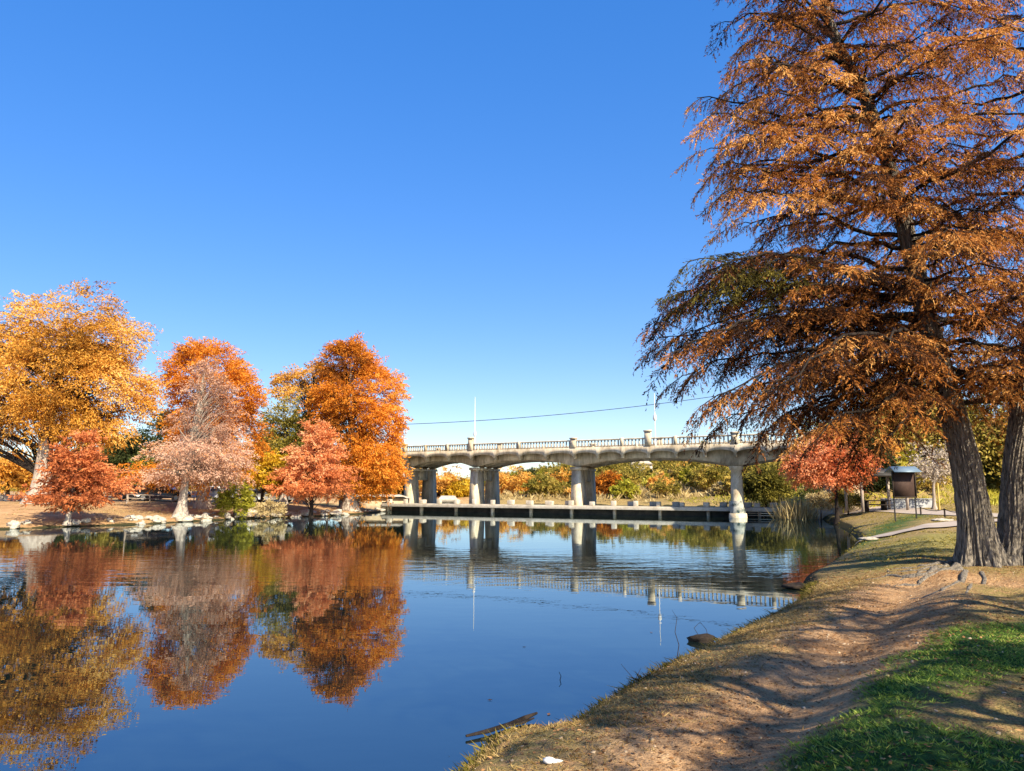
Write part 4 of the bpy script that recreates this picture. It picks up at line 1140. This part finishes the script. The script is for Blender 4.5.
# the rest, all round both trunks
g = np.random.default_rng(31)
for T, n, zlo in ((T1, 72, 4.2), (T2, 66, 3.9)):
    top = T[-1, 2]
    for k in range(n):
        z = zlo + (top - zlo) * ((k + .5) / n) ** .9
        S, f = trunkpt(T, z)
        az = k * 2.399963 + g.normal() * .3
        fr_ = (z - zlo) / (top - zlo)
        L_ = (4.9 - 2.2 * fr_) * g.uniform(.65, 1.1)
        # keep away from straight at the camera
        dz = (-.22 + .60 * fr_) * L_ + g.normal() * .25
        E = S + np.array([math.cos(az) * L_, math.sin(az) * L_ * .85, dz])
        if E[2] < 4.0: E[2] = 4.0 + g.random() * .5
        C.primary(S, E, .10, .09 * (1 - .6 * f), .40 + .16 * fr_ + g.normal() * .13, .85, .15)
for k in range(30):
    z = 4.6 + 8.5 * k / 30; S, f = trunkpt(T1, z); az = -1.6 + g.normal() * .55; L_ = g.uniform(1.2, 2.6)
    E = S + np.array([math.cos(az) * L_, math.sin(az) * L_, -.15 * L_ + g.normal() * .2])
    C.primary(S, E, .12, .04, .50 + g.normal() * .1, .8)
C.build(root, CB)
# a greener tuft on the left side
C2 = Crown(5)
for (x, y, ys, dd) in [(688, 262, 262, -1.0), (718, 262, 265, -1.6), (690, 290, 280, -1.3), (735, 275, 270, -1.5)]:
    E = ctr(x, y, dd); S0, f = trunkpt(T1, ctr(900, ys)[2]); S = E + (S0 - E) * .45
    C2.primary(S, E, .05, .02, .5, .7)
s_ = C2.build(root, CB, 'herogreen'); s_.name = 'green_tuft'; s_['label'] = 'still greenish tuft on the left side'
for ch in root.children:
    if ch.name.startswith('branches.') and ch.data.polygons and len(ch.data.polygons) < 6000: pass

# thin, half bare cypresses outside the picture, right of the camera: they streak the bank with shade
g = np.random.default_rng(44)
for i, (x, y, H, lab) in enumerate([(7.6, -.6, 12, 'thin half bare cypress standing just right of the viewpoint, outside the frame'), (10.6, 4.0, 11.5, 'thin half bare cypress standing right of the grass patch, outside the frame'), (3.6, -5.2, 12, 'thin half bare cypress standing a few steps behind the viewpoint')]):
    b = np.array([x, y, hz(x, y) - .1]); rt = empty('half_bare_cypress', b, lab, 'tree')
    T = np.stack([b[0] + .2 * np.sin(np.linspace(0, 3, 40)), b[1] + .2 * np.sin(np.linspace(0, 2, 40)), b[2] + np.linspace(0, H, 40)], 1)
    a = Acc(); a.tube(T, .26 * (1 - np.linspace(0, .93, 40)), 12); a.build('trunk', M['bark'], rt, True, b)
    C3 = Crown(60 + i)
    for k in range(46):
        z = 2.6 + (H - 2.8) * k / 46; S = T[int(z / H * 39)]; az = k * 2.399 + g.normal() * .3; L_ = (4.8 - 3.2 * k / 46) * g.uniform(.7, 1.1)
        E = S + np.array([math.cos(az) * L_, math.sin(az) * L_, (-.05 + .4 * k / 46) * L_])
        C3.primary(S, E, .08, .055, .4, (.8, .7, .5)[i])
    C3.build(rt, b)

# ------------------------------------------------------------------ grass and litter on the near bank
def maskA(x, y):
    return greenmask(x, y) * (sdist(x, y) > .1)
a = scatter_blades(95000, (0, 13), (2.5, 16), lambda x, y: np.maximum(softmask(x, y, G_A, .16), softmask(x, y, G_B, .16)) * np.clip(.75 + .7 * wob(x, y, 5, 2), .06, 1), .034, .0036, 1, .9, 6)
tag(a.build('green_grass', M['grassgreen'], tint=True), 'green grass patches in the lower right foreground', 'grass', kind='stuff')
def fringe(x, y):
    s = sdist(x, y); return np.clip(1.1 - s / 1.5, 0, 1) * .6 * (s > -.02) * (x > -1.5) * (wob(x, y, 4, 3) > -.5)
a = scatter_blades(95000, (-1.5, 8), (4, 17), fringe, .036, .0034, 2, 1.0, 5)
tag(a.build('bank_grass', M['grassdry'], tint=True), 'straggly dry grass fringe along the near water edge', 'grass', kind='stuff')
def fringe2(x, y):
    s = sdist(x, y); return np.clip(1.1 - s / .28, 0, 1) * (s > -.06) * (wob(x, y, 3, 5) > -.35)
a = scatter_blades(70000, (-1.5, 7), (4, 20), fringe2, .07, .006, 7, .9, 5)
tag(a.build('bank_weeds', M['herogreen'], tint=True), 'dark green weeds at the lip of the near bank', 'weeds', kind='stuff')
def drygr(x, y):
    s = sdist(x, y); g_ = greenmask(x, y)
    return (s > .1) * (1 - g_) * np.clip(.05 + .55 * (wob(x, y, 1.3, 1) > .35) + .7 * (wob(x, y, 1.1, 6) > .75), 0, 1)
a = scatter_blades(26000, (-1, 14), (2.5, 18), drygr, .03, .003, 3, 1.3, 5)
tag(a.build('dry_grass', M['grassdry'], tint=True), 'sparse dry grass flattened on the bare earth bank', 'grass', kind='stuff')
a = scatter_blades(24000, (9, 42), (18, 62), lambda x, y: (sdist(x, y) > -.02) * (wob(x, y, .7, 2) > -.2) * .8, .05, .009, 4, .9, 5)
tag(a.build('lawn_grass', M['l_olive'], tint=True), 'short olive lawn grass around the notice board', 'grass', kind='stuff')
g = np.random.default_rng(6); n = 110000
x = g.uniform(-1, 13, n); y = 2.5 + (g.random(n) ** 1.3) * 20; k = (sdist(x, y) > .08); x = x[k]; y = y[k]; n = len(x)
k = g.random(n) < np.clip(.5 + .6 * wob(x, y, 1.2, 7), .08, 1); x = x[k]; y = y[k]; n = len(x)
z = hterr(x, y) + .006; th = g.uniform(0, 6.28, n); l = .02 + .035 * g.random(n)
D = np.stack([np.cos(th) * l, np.sin(th) * l, g.normal(size=n) * .006], 1); W = np.stack([-np.sin(th) * l * .22, np.cos(th) * l * .22, g.normal(size=n) * .004], 1)
a = Acc(); a.leaves(np.stack([x, y, z], 1), D, W, np.clip(.45 + .25 * g.normal(size=n), 0, 1))
tag(a.build('fallen_leaves', M['litter'], tint=True), 'rust brown leaf litter scattered over the near bank', 'leaf litter', kind='stuff')
# pebbles and clods on the path
g = np.random.default_rng(61); n = 2600
x = g.uniform(-1, 12, n); y = 2.5 + (g.random(n) ** 1.2) * 16; k = (sdist(x, y) > .15); x = x[k]; y = y[k]; n = len(x)
a = Acc(); q = np.array([(1, 0, 0), (0, 1, 0), (-1, 0, 0), (0, -1, 0), (.5, .5, .7), (-.5, .5, .6), (-.5, -.5, .7), (.5, -.5, .55)])
sz = .006 + .016 * g.random(n) ** 3; z = hterr(x, y)
V = (q[None] * (1 + .3 * g.normal(size=(n, 8, 3)))) * sz[:, None, None] + np.stack([x, y, z], 1)[:, None]
Q = np.array([(4, 5, 6, 7), (0, 1, 5, 4), (1, 2, 6, 5), (2, 3, 7, 6), (3, 0, 4, 7)]); a.add(V.reshape(-1, 3), (Q[None] + np.arange(n)[:, None, None] * 8).reshape(-1, 4))
tag(a.build('gravel', M['stone']), 'small stones and clods scattered on the earth path', 'gravel', kind='stuff')
# leaf litter / weeds on the far left bank
def lb(x, y):
    s = sdist(x, y); return (s > .4) * (s < 9) * (x < -6) * (wob(x, y, .6, 2) > .1) * .5
a = scatter_blades(9000, (-60, -8), (42, 95), lb, .10, .02, 12, .9, 5)
tag(a.build('left_bank_grass', M['l_dry'], tint=True), 'thin straw grass on the far left bank', 'grass', kind='stuff')

# ------------------------------------------------------------------ light, sky, camera
SKYH, SKYS, SKYV, SKYG = .520, 1.95, 1.68, .49
AZ = R(34); EL = R(37)
sd_ = Vector((math.sin(AZ) * math.cos(EL), -math.cos(AZ) * math.cos(EL), math.sin(EL)))
sl = bpy.data.lights.new('sun', 'SUN'); sl.energy = 5.0; sl.angle = R(.5); sl.color = (1, .90, .72)
so = bpy.data.objects.new('sun', sl); COL.objects.link(so); so.rotation_euler = sd_.to_track_quat('Z', 'Y').to_euler(); so.location = (0, -20, 40)
w = bpy.data.worlds.new('World'); scene.world = w; w.use_nodes = True; nt = w.node_tree; nt.nodes.clear()
out = nt.nodes.new('ShaderNodeOutputWorld'); bg = nt.nodes.new('ShaderNodeBackground'); bg.inputs['Strength'].default_value = .13
sky = nt.nodes.new('ShaderNodeTexSky'); sky.sky_type = 'NISHITA'; sky.sun_disc = False; sky.sun_elevation = EL; sky.sun_rotation = math.atan2(sd_.x, sd_.y)
sky.air_density = 1.0; sky.dust_density = .2; sky.ozone_density = 4.0; sky.altitude = 500
hs = nt.nodes.new('ShaderNodeHueSaturation'); hs.inputs['Hue'].default_value = SKYH; hs.inputs['Saturation'].default_value = SKYS; hs.inputs['Value'].default_value = SKYV
gm_ = nt.nodes.new('ShaderNodeGamma'); gm_.inputs['Gamma'].default_value = SKYG
nt.links.new(sky.outputs[0], gm_.inputs['Color']); nt.links.new(gm_.outputs[0], hs.inputs['Color']); nt.links.new(hs.outputs[0], bg.inputs[0]); nt.links.new(bg.outputs[0], out.inputs[0])

cam = bpy.data.cameras.new('camera'); co_ = bpy.data.objects.new('camera', cam); COL.objects.link(co_)
co_.location = (0, 0, CAMZ); co_.rotation_euler = (math.pi / 2 + TH, 0, 0)
cam.sensor_fit = 'HORIZONTAL'; cam.sensor_width = 36; cam.lens = 36 * F / 1024; cam.clip_start = .05; cam.clip_end = 8000
scene.camera = co_
vs = scene.view_settings; vs.view_transform = 'Standard'; vs.look = 'None'; vs.exposure = 1.13; vs.gamma = 1
scene.render.film_transparent = False
scene.cycles.max_bounces = 6; scene.cycles.diffuse_bounces = 3; scene.cycles.glossy_bounces = 3
